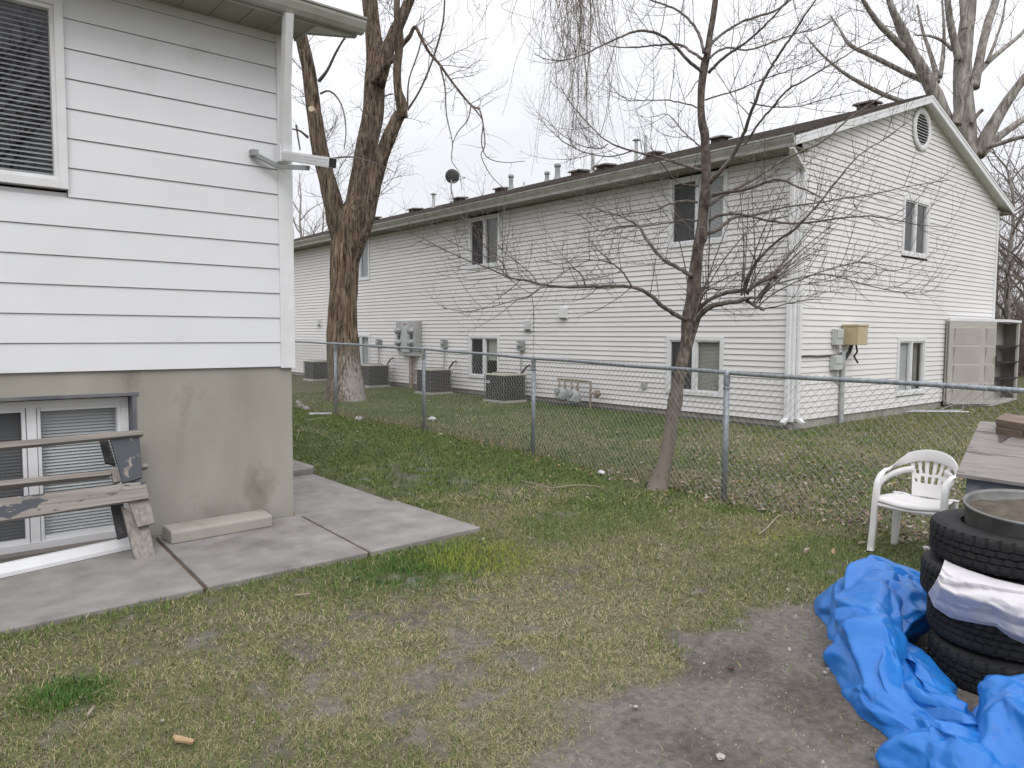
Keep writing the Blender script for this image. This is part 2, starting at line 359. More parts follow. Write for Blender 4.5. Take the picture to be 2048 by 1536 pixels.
def fence_x(y): return np.interp(y, [p[1] for p in exec_fence], [p[0] for p in exec_fence])

DIRT = [tuple(onz(*p)[:2]) for p in [(1130, 1536), (1185, 1450), (1250, 1400), (1330, 1335), (1400, 1275), (1480, 1242), (1560, 1226), (1680, 1212)]] + \
       [(4.55, 1.92), (4.9, 1.75), (6.0, 1.5), (6.0, -3), (-1, -3), (1.0, 0.6)]
def fields(x, y):
    """grass cover 0..1, greenness 0..1, lush (extra dark green) 0..1, leaf density"""
    n1 = fbm(x * 0.9, y * 0.9, 5, 3); n2 = fbm(x * 3.1, y * 3.1, 4, 11); n3 = fbm(x * 9, y * 9, 3, 23)
    dd = sdpoly(x, y, DIRT) + (n2 - 0.5) * 0.55 + (n3 - 0.5) * 0.2
    cover = sstep(-0.06, 0.16, dd)
    bare = sstep(0.55, 0.70, n2 * 0.45 + n3 * 0.55 + 0.10 * np.exp(-((x - 1.35) ** 2 / 1.1 + (y - 3.0) ** 2 / 0.6)) - 0.02)
    near = sstep(5.6, 4.4, y) * sstep(5.6, 4.4, x)
    cover = cover * (1 - bare * (0.25 + 0.60 * near))
    cover = cover * (1 - 0.75 * sstep(0.5, 0.64, n3 * 0.5 + n2 * 0.5) * np.exp(-((x - 4.3) ** 2 + (y - 7.2) ** 2) / 0.8))
    green = 0.26 + 0.50 * sstep(0.42, 0.68, n1) + 0.25 * (n2 - 0.5)
    green += 0.50 * sstep(5.4, 7.6, y) * sstep(7.6, 6.2, x)          # greener strip by the fence
    green += 0.30 * sstep(6.4, 9.5, y) * sstep(6, 7, x)
    green -= 0.42 * sstep(4.2, 3.0, y) * sstep(4.0, 2.6, x)
    fx = fence_x(y)
    green += 0.6 * np.exp(-((x - fx + 0.55) / 0.45) ** 2) * sstep(4.2, 6.2, y)
    green += 0.55 * np.exp(-((x - 6.35) ** 2 + (y - 4.6) ** 2) / 0.16)      # by the young tree's foot
    edge = np.exp(-((y - 4.66 - 0.03 * n2) / 0.20) ** 2) * sstep(-3, 0.3, x) * sstep(3.9, 3.4, x)
    green += 0.40 * edge
    green += 0.55 * np.exp(-((x - 2.75) ** 2 / 0.30 + (y - 4.35) ** 2 / 0.09))
    r = np.hypot(x - 3.18, (y - 4.26))
    hose = np.exp(-((r - 0.12) / 0.30) ** 2) * (r < 0.7)
    green += 0.40 * hose
    lush = 1.0 * np.exp(-(((x - 0.55) / 0.19) ** 2 + ((y - 3.74) / 0.20) ** 2) ** 2)
    lush += 1.3 * np.exp(-((x - 2.72) ** 2 / 0.42 + (y - 4.22) ** 2 / 0.17) ** 1.5) * (0.35 + 0.9 * n3) + 0.75 * np.exp(-((x - 6.3) ** 2 + (y - 4.65) ** 2) / 0.1)
    lush += 0.35 * sstep(0.56, 0.72, n2) * sstep(4, 6, y)
    lush = np.clip(lush, 0, 1)
    yellow = 1.25 * np.exp(-(np.hypot((x - 3.22) * 0.95, (y - 4.20) * 0.90) / 0.38) ** 4) + 0.6 * np.exp(-((x - 5.3) ** 2 / 0.12 + (y - 3.15) ** 2 / 0.03))
    leaves = sstep(5.8, 6.3, x + 0.4 * (n1 - 0.5)) * sstep(6.6, 4.8, y + 1.6 * (n2 - 0.5)) * (0.62 + 0.38 * sstep(7.4, 6.2, x)) * sstep(11.0, 8.0, x) * (0.55 + 0.9 * n2)
    leaves += 0.55 * np.exp(-((x - fx - 0.05) / 0.25) ** 2) * sstep(5, 7, y) * sstep(16, 12, y) * 0.6
    return np.clip(cover, 0, 1), np.clip(green, 0, 1), lush, np.clip(yellow, 0, 1), np.clip(leaves, 0, 1)
HARD = [(-6.5, 2.72, 6.2, 16.0), (-6.5, 3.722, 4.74, 6.175), (2.6, 3.72, 6.1, 12.0), (11.75, 21.5, 6.62, 40.0)]
def on_hard(x, y):
    b = np.zeros(np.shape(x), bool)
    for x0, x1, y0, y1 in HARD: b |= (x > x0) & (x < x1) & (y > y0) & (y < y1)
    edge = 4.745 + (0.0)                                # front edge of the walk follows the lawn
    return b
def gz(x, y): return -0.014 + 0.024 * (fbm(x * 1.3, y * 1.3, 3, 5) - 0.5) + 0.020 * (fbm(x * 7, y * 7, 3, 7) - 0.5)

def attr_mesh(name, verts, faces_flat, nper, cols, material, smooth=False):
    me = bpy.data.meshes.new(name); nv = len(verts); nf = len(faces_flat) // nper
    me.vertices.add(nv); me.vertices.foreach_set('co', np.ascontiguousarray(verts, np.float32).ravel())
    me.loops.add(len(faces_flat)); me.loops.foreach_set('vertex_index', np.ascontiguousarray(faces_flat, np.int32))
    me.polygons.add(nf); me.polygons.foreach_set('loop_start', np.arange(0, nf * nper, nper, dtype=np.int32))
    me.update(calc_edges=True)
    a = me.color_attributes.new('tone', 'FLOAT_COLOR', 'POINT')
    c4 = np.ones((nv, 4), np.float32); c4[:, :3] = cols; a.data.foreach_set('color', c4.ravel())
    if smooth: me.polygons.foreach_set('use_smooth', np.ones(nf, bool))
    o = bpy.data.objects.new(name, me); COL.objects.link(o); me.materials.append(material); return o
def tone_mat(name, rough=0.9, fine=None, bump=0.0, trans=0.0):
    m = bpy.data.materials.new(name); m.use_nodes = True; t = m.node_tree; N = t.nodes; K = t.links.new
    p = N['Principled BSDF']; p.inputs['Roughness'].default_value = rough; p.inputs['Specular IOR Level'].default_value = 0.2
    a = N.new('ShaderNodeAttribute'); a.attribute_name = 'tone'; last = a.outputs['Color']
    if fine:
        tcn = N.new('ShaderNodeTexCoord')
        n = N.new('ShaderNodeTexNoise'); n.inputs['Scale'].default_value = fine; n.inputs['Detail'].default_value = 9; n.inputs['Roughness'].default_value = 0.7
        K(tcn.outputs['Object'], n.inputs['Vector'])
        r = N.new('ShaderNodeMapRange'); r.inputs[1].default_value = 0.3; r.inputs[2].default_value = 0.7; r.inputs[3].default_value = 0.62; r.inputs[4].default_value = 1.42
        K(n.outputs[0], r.inputs[0])
        v = N.new('ShaderNodeVectorMath'); v.operation = 'SCALE'; K(last, v.inputs[0]); K(r.outputs[0], v.inputs['Scale']); last = v.outputs[0]
        if bump:
            bn = N.new('ShaderNodeBump'); bn.inputs['Strength'].default_value = bump; bn.inputs['Distance'].default_value = 0.02
            K(n.outputs[0], bn.inputs['Height']); K(bn.outputs[0], p.inputs['Normal'])
    K(last, p.inputs['Base Color']); return m
M['ground'] = tone_mat('lawn_soil', 1.0, 26, 0.7)
M['blade'] = tone_mat('grass_blades', 0.8)
M['leaf'] = tone_mat('dead_leaves', 0.8)

# ------------------------------------------------------------------ ground sheet
def axis(lo, hi, st, far):
    a = np.arange(lo, hi + 1e-6, st); e = [1, 3, 8, 20, 50, 120, far]
    return np.concatenate([[lo - k for k in e[::-1]], a, [hi + k for k in e]])
gx = axis(-2.0, 13.0, 0.045, 400.0); gy = axis(-1.0, 14.0, 0.045, 400.0)
X, Y = np.meshgrid(gx, gy)
Z = gz(X, Y)
hard = on_hard(X, Y); Z = np.where(hard, Z - 0.02, Z)
# shallow ant-hole dips and lumps in the bare soil
c_, g_, l_, y_, lv_ = fields(X, Y)
soil = np.array([0.16, 0.142, 0.127]); soil2 = np.array([0.105, 0.090, 0.079]); thatch = np.array([0.15, 0.132, 0.078]); grn = np.array([0.075, 0.095, 0.034])
sn = fbm(X * 2.2, Y * 2.2, 5, 41)[..., None]
base_soil = soil * (1 - sstep(0.42, 0.66, sn)) + soil2 * sstep(0.42, 0.66, sn)
gc = thatch * (1 - g_[..., None]) + grn * g_[..., None]
colr = base_soil * (1 - c_[..., None]) + gc * c_[..., None]
far = sstep(13, 22, np.hypot(X, Y))[..., None]
colr = colr * (1 - far) + np.array([0.085, 0.085, 0.04]) * far
ny, nx = X.shape; idx = np.arange(ny * nx).reshape(ny, nx)
q = np.stack([idx[:-1, :-1], idx[:-1, 1:], idx[1:, 1:], idx[1:, :-1]], -1).reshape(-1)
gr = attr_mesh('ground', np.stack([X, Y, Z], -1).reshape(-1, 3), q, 4, colr.reshape(-1, 3), M['ground'], True)
tag(gr, kind='structure')

# ------------------------------------------------------------------ grass blades
rng = np.random.default_rng(7)
def in_view(x, y, pad=0.5):
    d = x * FW[0] + y * FW[1]; s = x * RT[0] + y * RT[1]
    return (d > 1.5) & (np.abs(s) < d * 0.70 + pad)
def scatter(n, x0, x1, y0, y1): return rng.uniform(x0, x1, n), rng.uniform(y0, y1, n)
BX, BY, BH, BW = [], [], [], []
for n, (x0, x1, y0, y1), h, w, dl in ((620000, (-0.5, 5.0, 0.5, 5.2), 0.026, 0.0027, 3.9), (480000, (-0.8, 8.5, 0.5, 9.5), 0.033, 0.0042, 7.2), (520000, (2.5, 21.5, -0.5, 19.0), 0.042, 0.0085, 24.0)):
    x, y = scatter(n, x0, x1, y0, y1); d = np.hypot(x, y)
    lo_ = 0 if dl < 4 else (3.6 if dl < 8 else 6.9)
    k = in_view(x, y) & (d < dl) & (d >= lo_) & ~on_hard(x, y)
    x, y = x[k], y[k]; c, g, l, yw, lv = fields(x, y)
    k = rng.random(len(x)) < (0.03 + 0.97 * c) * (0.8 + 0.2 * l)
    x, y, l = x[k], y[k], l[k]
    BX.append(x); BY.append(y); BH.append(h * rng.uniform(0.55, 1.25, len(x)) * (1 + 0.55 * l)); BW.append(np.full(len(x), w))
bx, by, bh, bw = map(np.concatenate, (BX, BY, BH, BW)); nb = len(bx)
c, g, l, yw, lv = fields(bx, by)
isg = rng.random(nb) < (0.16 + 0.82 * g)
straw = np.array([0.33, 0.287, 0.162]) * rng.uniform(0.55, 1.4, (nb, 1)) * np.array([1, 1, 1]); straw[:, 2] *= rng.uniform(0.85, 1.25, nb)
green = np.array([0.125, 0.168, 0.049]) * rng.uniform(0.6, 1.4, (nb, 1))
dark = np.array([0.068, 0.14, 0.032]) * rng.uniform(0.7, 1.3, (nb, 1))
yel = np.array([0.235, 0.27, 0.05]) * rng.uniform(0.7, 1.25, (nb, 1))
bc = np.where(isg[:, None], green, straw)
lm = rng.random(nb) < l * 0.92; bc[lm] = dark[lm]
ym = rng.random(nb) < yw * 0.85; bc[ym] = yel[ym]
th = rng.uniform(0, 2 * np.pi, nb); lean = rng.uniform(0.2, 1.25, nb) * bh * np.where(isg, 0.8, 1.3)
hz_ = np.where(isg, bh, bh * 0.62)
zz = gz(bx, by) - 0.006
ca, sa = np.cos(th), np.sin(th); pa = th + np.pi / 2 + rng.uniform(-0.5, 0.5, nb)
ph, qh = np.cos(pa) * bw / 2, np.sin(pa) * bw / 2
v = np.empty((nb, 5, 3), np.float32)
v[:, 0] = np.stack([bx - ph, by - qh, zz], -1); v[:, 1] = np.stack([bx + ph, by + qh, zz], -1)
mxp = np.stack([bx + ca * lean * 0.35, by + sa * lean * 0.35, zz + hz_ * 0.65], -1)
v[:, 2] = mxp + np.stack([ph, qh, 0 * ph], -1) * 0.8; v[:, 3] = mxp - np.stack([ph, qh, 0 * ph], -1) * 0.8
v[:, 4] = np.stack([bx + ca * lean, by + sa * lean, zz + hz_], -1)
b0 = (np.arange(nb) * 5)[:, None]
tri = (b0 + np.array([0, 1, 2, 0, 2, 3, 3, 2, 4])).reshape(-1)
gro = attr_mesh('grass', v.reshape(-1, 3), tri, 3, np.repeat(bc, 5, 0), M['blade'])
tag(gro, kind='stuff')

# tall dead stems along the fence
n = 2600
sy_ = rng.uniform(1.0, 15.5, n); sx_ = fence_x(sy_) + rng.normal(0.02, 0.16, n)
kp = rng.random(n) < (0.25 + 0.75 * sstep(0.45, 0.65, fbm(sx_ * 1.2, sy_ * 1.2, 3, 77)))
sx_, sy_ = sx_[kp], sy_[kp]; n = len(sx_)
hh = rng.uniform(0.06, 0.30, n) * rng.uniform(0.5, 1, n); th = rng.uniform(0, 6.28, n); ln_ = hh * rng.uniform(0.1, 0.8, n); w = 0.0022
zz = np.full(n, -0.04)
v = np.empty((n, 5, 3), np.float32)
ph, qh = RT[0] * w, RT[1] * w
v[:, 0] = np.stack([sx_ - ph, sy_ - qh, zz], -1); v[:, 1] = np.stack([sx_ + ph, sy_ + qh, zz], -1)
mid = np.stack([sx_ + np.cos(th) * ln_ * 0.3, sy_ + np.sin(th) * ln_ * 0.3, zz + hh * 0.6], -1)
v[:, 2] = mid + np.array([ph, qh, 0]) * 0.8; v[:, 3] = mid - np.array([ph, qh, 0]) * 0.8
v[:, 4] = np.stack([sx_ + np.cos(th) * ln_, sy_ + np.sin(th) * ln_, zz + hh], -1)
tri = ((np.arange(n) * 5)[:, None] + np.array([0, 1, 2, 0, 2, 3, 3, 2, 4])).reshape(-1)
dg = attr_mesh('dry_grass', v.reshape(-1, 3), tri, 3, np.repeat(np.array([0.30, 0.24, 0.14]) * rng.uniform(0.6, 1.3, (n, 1)), 5, 0), M['blade'])
tag(dg, kind='stuff')

# dead leaves
n = 90000
lx, ly = scatter(n, 5.0, 11.0, -0.5, 16); c, g, l, yw, lv = fields(lx, ly)
k = (rng.random(n) < lv ** 1.5 * 0.40 + 0.012) & ~on_hard(lx, ly) & in_view(lx, ly); lx, ly = lx[k], ly[k]
ex, ey = scatter(1500, 0.3, 6.2, 0.8, 13); k = in_view(ex, ey) & ~on_hard(ex, ey); k &= rng.random(1500) < 0.3
k &= (np.arange(1500) % 3 == 0); lx = np.concatenate([lx, ex[k]]); ly = np.concatenate([ly, ey[k]]); n = len(lx); nx_ = int(k.sum())
th = rng.uniform(0, 6.28, n); ls = rng.uniform(0.010, 0.032, n) * rng.uniform(0.7, 1.15, n); ls[n - nx_:] *= 0.5; tl = rng.uniform(-0.9, 0.9, n); cv = rng.uniform(-0.6, 0.9, n)
a1 = np.stack([np.cos(th), np.sin(th), rng.uniform(-0.4, 0.5, n)], -1); a2 = np.stack([-np.sin(th) * np.cos(tl), np.cos(th) * np.cos(tl), np.sin(tl)], -1)
cz = np.stack([lx, ly, gz(lx, ly) + rng.uniform(0.008, 0.035, n)], -1); up3 = np.array([0, 0, 1.0])
v = np.empty((n, 6, 3), np.float32); s_ = ls[:, None]
v[:, 0] = cz - a1 * s_; v[:, 1] = cz - a1 * s_ * 0.2 + a2 * s_ * 0.55 + up3 * s_ * cv[:, None] * 0.6; v[:, 2] = cz + a1 * s_ * 0.5 + a2 * s_ * 0.4 + up3 * s_ * cv[:, None] * 0.5
v[:, 3] = cz + a1 * s_ * 1.1; v[:, 4] = cz + a1 * s_ * 0.4 - a2 * s_ * 0.45 + up3 * s_ * cv[:, None] * 0.5; v[:, 5] = cz - a1 * s_ * 0.25 - a2 * s_ * 0.5 + up3 * s_ * cv[:, None] * 0.6
tri = ((np.arange(n) * 6)[:, None] + np.array([0, 1, 5, 1, 2, 4, 1, 4, 5, 2, 3, 4])).reshape(-1)
pal = np.array([[0.27, 0.215, 0.18], [0.21, 0.155, 0.125], [0.34, 0.29, 0.25], [0.16, 0.11, 0.085], [0.27, 0.19, 0.11]])
lc = pal[rng.integers(0, 5, n)] * rng.uniform(0.7, 1.25, (n, 1))
lf = attr_mesh('leaf_litter', v.reshape(-1, 3), tri, 3, np.repeat(lc, 6, 0), M['leaf'])
tag(lf, kind='stuff')

# small stones in the bare soil
gm = MB(); rr = random.Random(5)
for _ in range(420):
    x = rr.uniform(1.4, 4.2); y = rr.uniform(0.9, 2.3)
    if sdpoly(x, y, DIRT) > -0.03: continue
    s = rr.uniform(0.002, 0.006) if rr.random() < 0.93 else rr.uniform(0.007, 0.016)
    P = [(x + s * math.cos(t) * rr.uniform(0.7, 1.2), y + s * math.sin(t) * rr.uniform(0.7, 1.2)) for t in (0, 1.1, 2.2, 3.2, 4.2, 5.2)]
    z0 = float(gz(np.array([x]), np.array([y]))[0]); n0 = len(gm.v)
    gm.pts([(a, b, z0 - 0.004) for a, b in P]); gm.pts([(x + (a - x) * 0.55, y + (b - y) * 0.55, z0 + s * rr.uniform(0.4, 0.9)) for a, b in P])
    for i in range(6): j = (i + 1) % 6; gm.f.append((n0 + i, n0 + j, n0 + 6 + j, n0 + 6 + i))
    gm.f.append(tuple(range(n0 + 6, n0 + 12)))
tag(gm.build('gravel', M['stone']), kind='stuff')

# ------------------------------------------------------------------ concrete walk beside the left house
def slab(name, P, z0, z1, m=None):
    b = MB(); b.prism([(x, y, z0) for x, y in P], (0, 0, z1 - z0)); o = b.build(name, m or M['slab']); bevel(o, 0.008); return tag(o, kind='structure')
slab('path', [(-6.4, 4.70), (1.462, 4.756), (1.535, 6.20), (-6.4, 6.20)], -0.12, 0.0)
slab('path', [(1.490, 4.757), (2.640, 4.785), (2.712, 6.155), (1.562, 6.20)], -0.12, 0.002)
slab('path', [(2.662, 4.786), (3.718, 4.835), (3.690, 6.150), (2.735, 6.150)], -0.12, 0.0)
slab('path', [(2.705, 6.165), (3.665, 6.160), (3.690, 7.94), (2.705, 7.94)], -0.14, -0.012)
slab('path', [(2.705, 7.955), (3.66, 7.955), (3.76, 8.08), (3.75, 11.5), (2.705, 11.5)], -0.12, 0.055)
jb = MB(); jb.box(1.40, 1.62, 4.78, 6.19, -0.11, -0.012); jb.box(2.60, 2.76, 4.80, 6.14, -0.11, -0.012); tag(jb.build('path_joint', M['joint']), kind='structure')

# ------------------------------------------------------------------ siding and window builders
def lap(mb, P, z0, n, h, proj, u0, u1, holes=(), gap=0.0):
    for i in range(n):
        za, zb = z0 + i * h, z0 + (i + 1) * h; zm = (za + zb) / 2
        spans = [(u0(za), u1(za), u0(zb), u1(zb))]
        for (a, b, c, d) in holes:
            if c < zm < d:
                new = []
                for s in spans:
                    if b <= s[0] or a >= s[1]: new.append(s); continue
                    if a > s[0]: new.append((s[0], a, s[2], a))
                    if b < s[1]: new.append((b, s[1], b, s[3]))
                spans = new
        for s in spans:
            if s[1] - s[0] < 0.01: continue
            k = mb.pts([P(s[0], za, proj), P(s[1], za, proj), P(max(s[3], s[2] + 0.001), zb - gap, 0.002), P(s[2], zb - gap, 0.002), P(s[0], za, -0.004), P(s[1], za, -0.004)])
            mb.f += [(k, k + 1, k + 2, k + 3), (k, k + 4, k + 5, k + 1)]
            if gap:                                   # open groove under the lip of the board above
                k = mb.pts([P(s[2], zb - gap, 0.002), P(s[3], zb - gap, 0.002), P(s[3], zb - gap, -0.018), P(s[2], zb - gap, -0.018), P(s[3], zb + 0.001, -0.018), P(s[2], zb + 0.001, -0.018)])
                mb.f += [(k, k + 1, k + 2, k + 3), (k + 3, k + 2, k + 4, k + 5)]
def mbox(mb, P, u0, u1, z0, z1, o0, o1):
    mb.hexa([P(u0, z0, o0), P(u1, z0, o0), P(u1, z0, o1), P(u0, z0, o1), P(u0, z1, o0), P(u1, z1, o0), P(u1, z1, o1), P(u0, z1, o1)])
def window(root, P, u0, u1, z0, z1, behind, fw=0.075, out=0.035, screens=(), back=0.35, reveal_mat=None, um=None, label=None, slat=0.025, fill=0.93):
    """sliding window: frame and meeting stile, two panes, what hangs behind each"""
    f = MB(); um = (u0 + u1) / 2 if um is None else um
    mbox(f, P, u0, u0 + fw, z0, z1, -0.06, out); mbox(f, P, u1 - fw, u1, z0, z1, -0.06, out)
    mbox(f, P, u0 + fw, u1 - fw, z1 - fw, z1, -0.06, out - 0.002); mbox(f, P, u0 + fw, u1 - fw, z0, z0 + fw, -0.06, out + 0.006)
    mbox(f, P, um - 0.03, um + 0.03, z0 + fw, z1 - fw, -0.05, out - 0.012)
    for a, b in ((u0 + fw, um - 0.035), (um + 0.035, u1 - fw)):
        for (c, d, e, g) in ((a, a + 0.022, z0 + fw, z1 - fw), (b - 0.025, b, z0 + fw, z1 - fw), (a + 0.025, b - 0.025, z0 + fw, z0 + fw + 0.03), (a + 0.025, b - 0.025, z1 - fw - 0.03, z1 - fw)):
            mbox(f, P, c, d, e, g, -0.045, out - 0.022)
    w = f.build('window', M['trim'], root)
    if label: w['label'] = label
    r = MB()
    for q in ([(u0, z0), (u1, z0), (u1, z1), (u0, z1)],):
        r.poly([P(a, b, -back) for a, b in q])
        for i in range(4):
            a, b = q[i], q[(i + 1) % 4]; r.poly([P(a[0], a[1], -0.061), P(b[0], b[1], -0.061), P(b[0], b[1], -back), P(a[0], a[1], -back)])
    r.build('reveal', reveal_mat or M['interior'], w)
    for i, (a, b) in enumerate(((u0 + fw, um - 0.035), (um + 0.035, u1 - fw))):
        g = MB(); g.poly([P(a, z0 + fw, -0.02), P(b, z0 + fw, -0.02), P(b, z1 - fw, -0.02), P(a, z1 - fw, -0.02)]); g.build('pane', M['glass'], w)
        kind = behind[i]
        if kind.startswith('blind'):
            s = MB(); z = z0 + fw + 0.012
            while z < z1 - fw - 0.01:
                k = s.pts([P(a + 0.01, z, -0.055), P(b - 0.01, z, -0.055), P(b - 0.01, z + slat * fill, -0.078), P(a + 0.01, z + slat * fill, -0.078)]); s.f.append((k, k + 1, k + 2, k + 3)); z += slat
            s.build('blind', M[kind], w)
        elif kind == 'drape':
            s = MB(); nn = 26
            s.grid([[P(a + (b - a) * j / nn, zz_, -0.12 + 0.018 * math.sin(j * 1.9)) for j in range(nn + 1)] for zz_ in (z0 + fw, z1 - fw)]); s.build('curtain', M['drape'], w)
        elif kind == 'half':
            s = MB(); zc = z0 + (z1 - z0) * 0.42; s.poly([P(a + 0.02, zc, -0.09), P(b - 0.02, zc, -0.09), P(b - 0.02, z1 - fw, -0.09), P(a + 0.02, z1 - fw, -0.09)]); s.build('blind', M['blind_beige'], w)
        if i in screens:
            s = MB(); s.poly([P(a, z0 + fw, -0.004), P(b, z0 + fw, -0.004), P(b, z1 - fw, -0.004), P(a, z1 - fw, -0.004)]); s.build('screen', M['screen'], w)
    return w

# ------------------------------------------------------------------ left house
HY = 6.203; HX = 2.712
lh = thing('house', 'white house at left with wide lap siding over a bare concrete foundation', 'house', (0, HY, 0))
PL = lambda u, z, o: (u, HY - o, z)
WU = (-0.18, 1.031, 2.613, 3.93)                     # upper window u0,u1,z0,z1
sm = MB(); lap(sm, PL, 1.312, 14, 0.2085, 0.013, lambda z: -6.3, lambda z: HX - 0.125, [WU], 0.005)
sm.box(-6.3, HX - 0.02, HY + 0.6, 14.0, 1.33, 4.15); sm.box(WU[1] + 0.005, HX - 0.02, HY + 0.02, HY + 0.598, 1.33, 4.09); sm.box(-6.3, WU[1], HY + 0.02, HY + 0.598, 1.33, WU[2] - 0.02)
sm.build('siding', M['hardboard'], lh)
tm = MB(); tm.box(HX - 0.125, HX, HY - 0.024, HY + 0.06, 1.300, 4.10); tm.box(HX - 0.012, HX + 0.006, HY + 0.061, 13.9, 1.31, 4.1); tm.build('corner_trim', M['trim'], lh)
fm = MB(); FY = HY + 0.012; BO = (0.06, 1.43, -0.02, 1.118)
fm.box(-6.3, BO[0], FY, 14.0, -0.3, 1.310); fm.box(BO[1], 2.692, FY, 14.0, -0.3, 1.310)
fm.box(BO[0], BO[1], FY, FY + 0.25, BO[3], 1.310)
fo = fm.build('foundation', M['concrete'], lh)
# window buck and basement window
bk = MB()
bk.box(BO[0] - 0.03, BO[1] + 0.03, FY - 0.012, FY + 0.22, BO[3] - 0.002, BO[3] + 0.022); bk.box(BO[1] - 0.014, BO[1] + 0.012, FY - 0.010, FY + 0.22, BO[2], BO[3] - 0.003)
bk.box(BO[0] - 0.012, BO[0] + 0.014, FY - 0.010, FY + 0.22, BO[2], BO[3] - 0.003)
bk.build('window_buck', M['bronze'], lh)
sl_ = MB(); sl_.box(BO[0] + 0.016, BO[1] - 0.016, FY - 0.006, FY + 0.21, -0.10, 0.012); sl_.build('window_sill', M['wood'], lh)
PB = lambda u, z, o: (u, FY + 0.16 - o, z)
window(lh, PB, BO[0] + 0.02, BO[1] - 0.018, 0.014, 1.10, ('blind_grey', 'blind_grey'), fw=0.05, out=0.05, screens=(0,), um=0.775, label='basement window with grey blinds behind', slat=0.024)
window(lh, PL, WU[0], WU[1], WU[2], WU[3], ('blind_dim', 'blind_dim'), fw=0.055, out=0.045, um=0.1, label='upper window with open blinds', slat=0.034, fill=0.5)
# eave: roof, soffit, gutter
rf = MB(); RS = 0.33
def roof_slab(mb, x0, x1, ya, za, yb, zb, t):
    mb.hexa([(x0, ya, za), (x1, ya, za), (x1, yb, zb), (x0, yb, zb), (x0, ya, za + t), (x1, ya, za + t), (x1, yb, zb + t), (x0, yb, zb + t)])
roof_slab(rf, -6.6, 3.15, 5.74, 4.165, 10.1, 4.165 + 4.36 * RS, 0.05); roof_slab(rf, -6.6, 3.15, 14.46, 4.165, 10.1, 4.165 + 4.36 * RS, 0.05)
rf.build('roof', M['shingle'], lh)
so_ = MB(); so_.box(-6.5, 2.755, 5.80, HY - 0.014, 4.088, 4.10)
for i in range(40): so_.box(-6.4 + i * 0.228, -6.385 + i * 0.228, 5.81, HY - 0.03, 4.082, 4.0879)
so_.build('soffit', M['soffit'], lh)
rs = MB()                                             # rake overhang: sloped vented soffit and boxed end
k = rs.pts([(2.76, 5.80, 4.09), (3.09, 5.80, 4.09), (3.09, 10.1, 4.09 + 4.3 * RS), (2.76, 10.1, 4.09 + 4.3 * RS)]); rs.f.append((k, k + 1, k + 2, k + 3))
for i in range(60):
    y = 5.83 + i * 0.07; z = 4.09 + (y - 5.8) * RS - 0.004
    k = rs.pts([(2.77, y, z), (3.08, y, z), (3.08, y + 0.012, z - 0.006), (2.77, y + 0.012, z - 0.006)]); rs.f.append((k, k + 1, k + 2, k + 3))
rs.build('rake_soffit', M['soffit_vented'], lh)
fc = MB(); fc.box(-6.5, 3.12, 5.775, 5.795, 4.078, 4.20); roof_slab(fc, 3.092, 3.118, 5.80, 4.07, 10.1, 4.07 + 4.3 * RS, 0.13)
fc.hexa([(2.75, 5.80, 4.075), (2.762, 5.80, 4.075), (2.762, HY, 4.075), (2.75, HY, 4.075), (2.75, 5.80, 4.10), (2.762, 5.80, 4.10), (2.762, HY, 4.10 + 0.4 * RS), (2.75, HY, 4.10 + 0.4 * RS)])
fc.build('fascia', M['gutter'], lh)
gt = MB(); gp = [(5.774, 4.095), (5.72, 4.095), (5.695, 4.125), (5.675, 4.17), (5.675, 4.198), (5.662, 4.198), (5.662, 4.212), (5.69, 4.212), (5.69, 4.19), (5.774, 4.19)]
gt.prism([(-6.5, y, z) for y, z in gp], (9.655, 0, 0)); gt.build('gutter', M['gutter'], lh)
# downspout with a kicked-out outlet and the grey arm below it
ds = MB(); dA, dB = Vector((2.615, HY - 0.065, 3.06)), Vector(tuple(ony(576, 25, 5.74)))
ds.bar(dA, dB, 0.085, 0.06, (1, 0, 0.001)); dl = (dB - dA)
for i in range(3): off = Vector((-0.024 + 0.024 * i, -0.034, 0)); ds.bar(dA + off + dl * 0.02, dB + off - dl * 0.03, 0.006, 0.010, (1, 0, 0.001))
a0, a1 = (2.615, HY - 0.075, 3.085), tuple(atd(665, 326, 5.62))
ds.bar(a0, a1, 0.066, 0.076)
da = (Vector(a1) - Vector(a0)).normalized()
for i in range(3):
    off = Vector((-0.034, -0.004, -0.022 + 0.022 * i)); ds.bar(Vector(a0) + off, Vector(a1) + off, 0.008, 0.010)
dso = ds.build('downspout', M['trim'], lh)
e = MB(); e.bar(Vector(a1) + da * 0.001, Vector(a1) + da * 0.003, 0.058, 0.068); e.build('outlet', M['black'], dso)  # thin black plate stands in for the dark hollow of the spout
bt = MB(); bt.box(2.563, 2.667, HY - 0.118, HY - 0.022, 3.03, 3.17); bt.build('strap', M['trim'], dso)
ar = MB(); p0 = np.array([2.36, HY - 0.03, 3.085]); p1 = np.array(a1) * 0.52 + np.array(a0) * 0.48 + np.array([0.0, 0.0, -0.068])
ar.box(2.345, 2.40, HY - 0.075, HY - 0.01, 3.05, 3.10); ar.bar((2.37, HY - 0.05, 3.065), (2.56, HY - 0.09, 2.985), 0.035, 0.035); ar.bar((2.56, HY - 0.09, 2.985), p1, 0.035, 0.035); ar.build('support_arm', M['grey_dark'], lh)

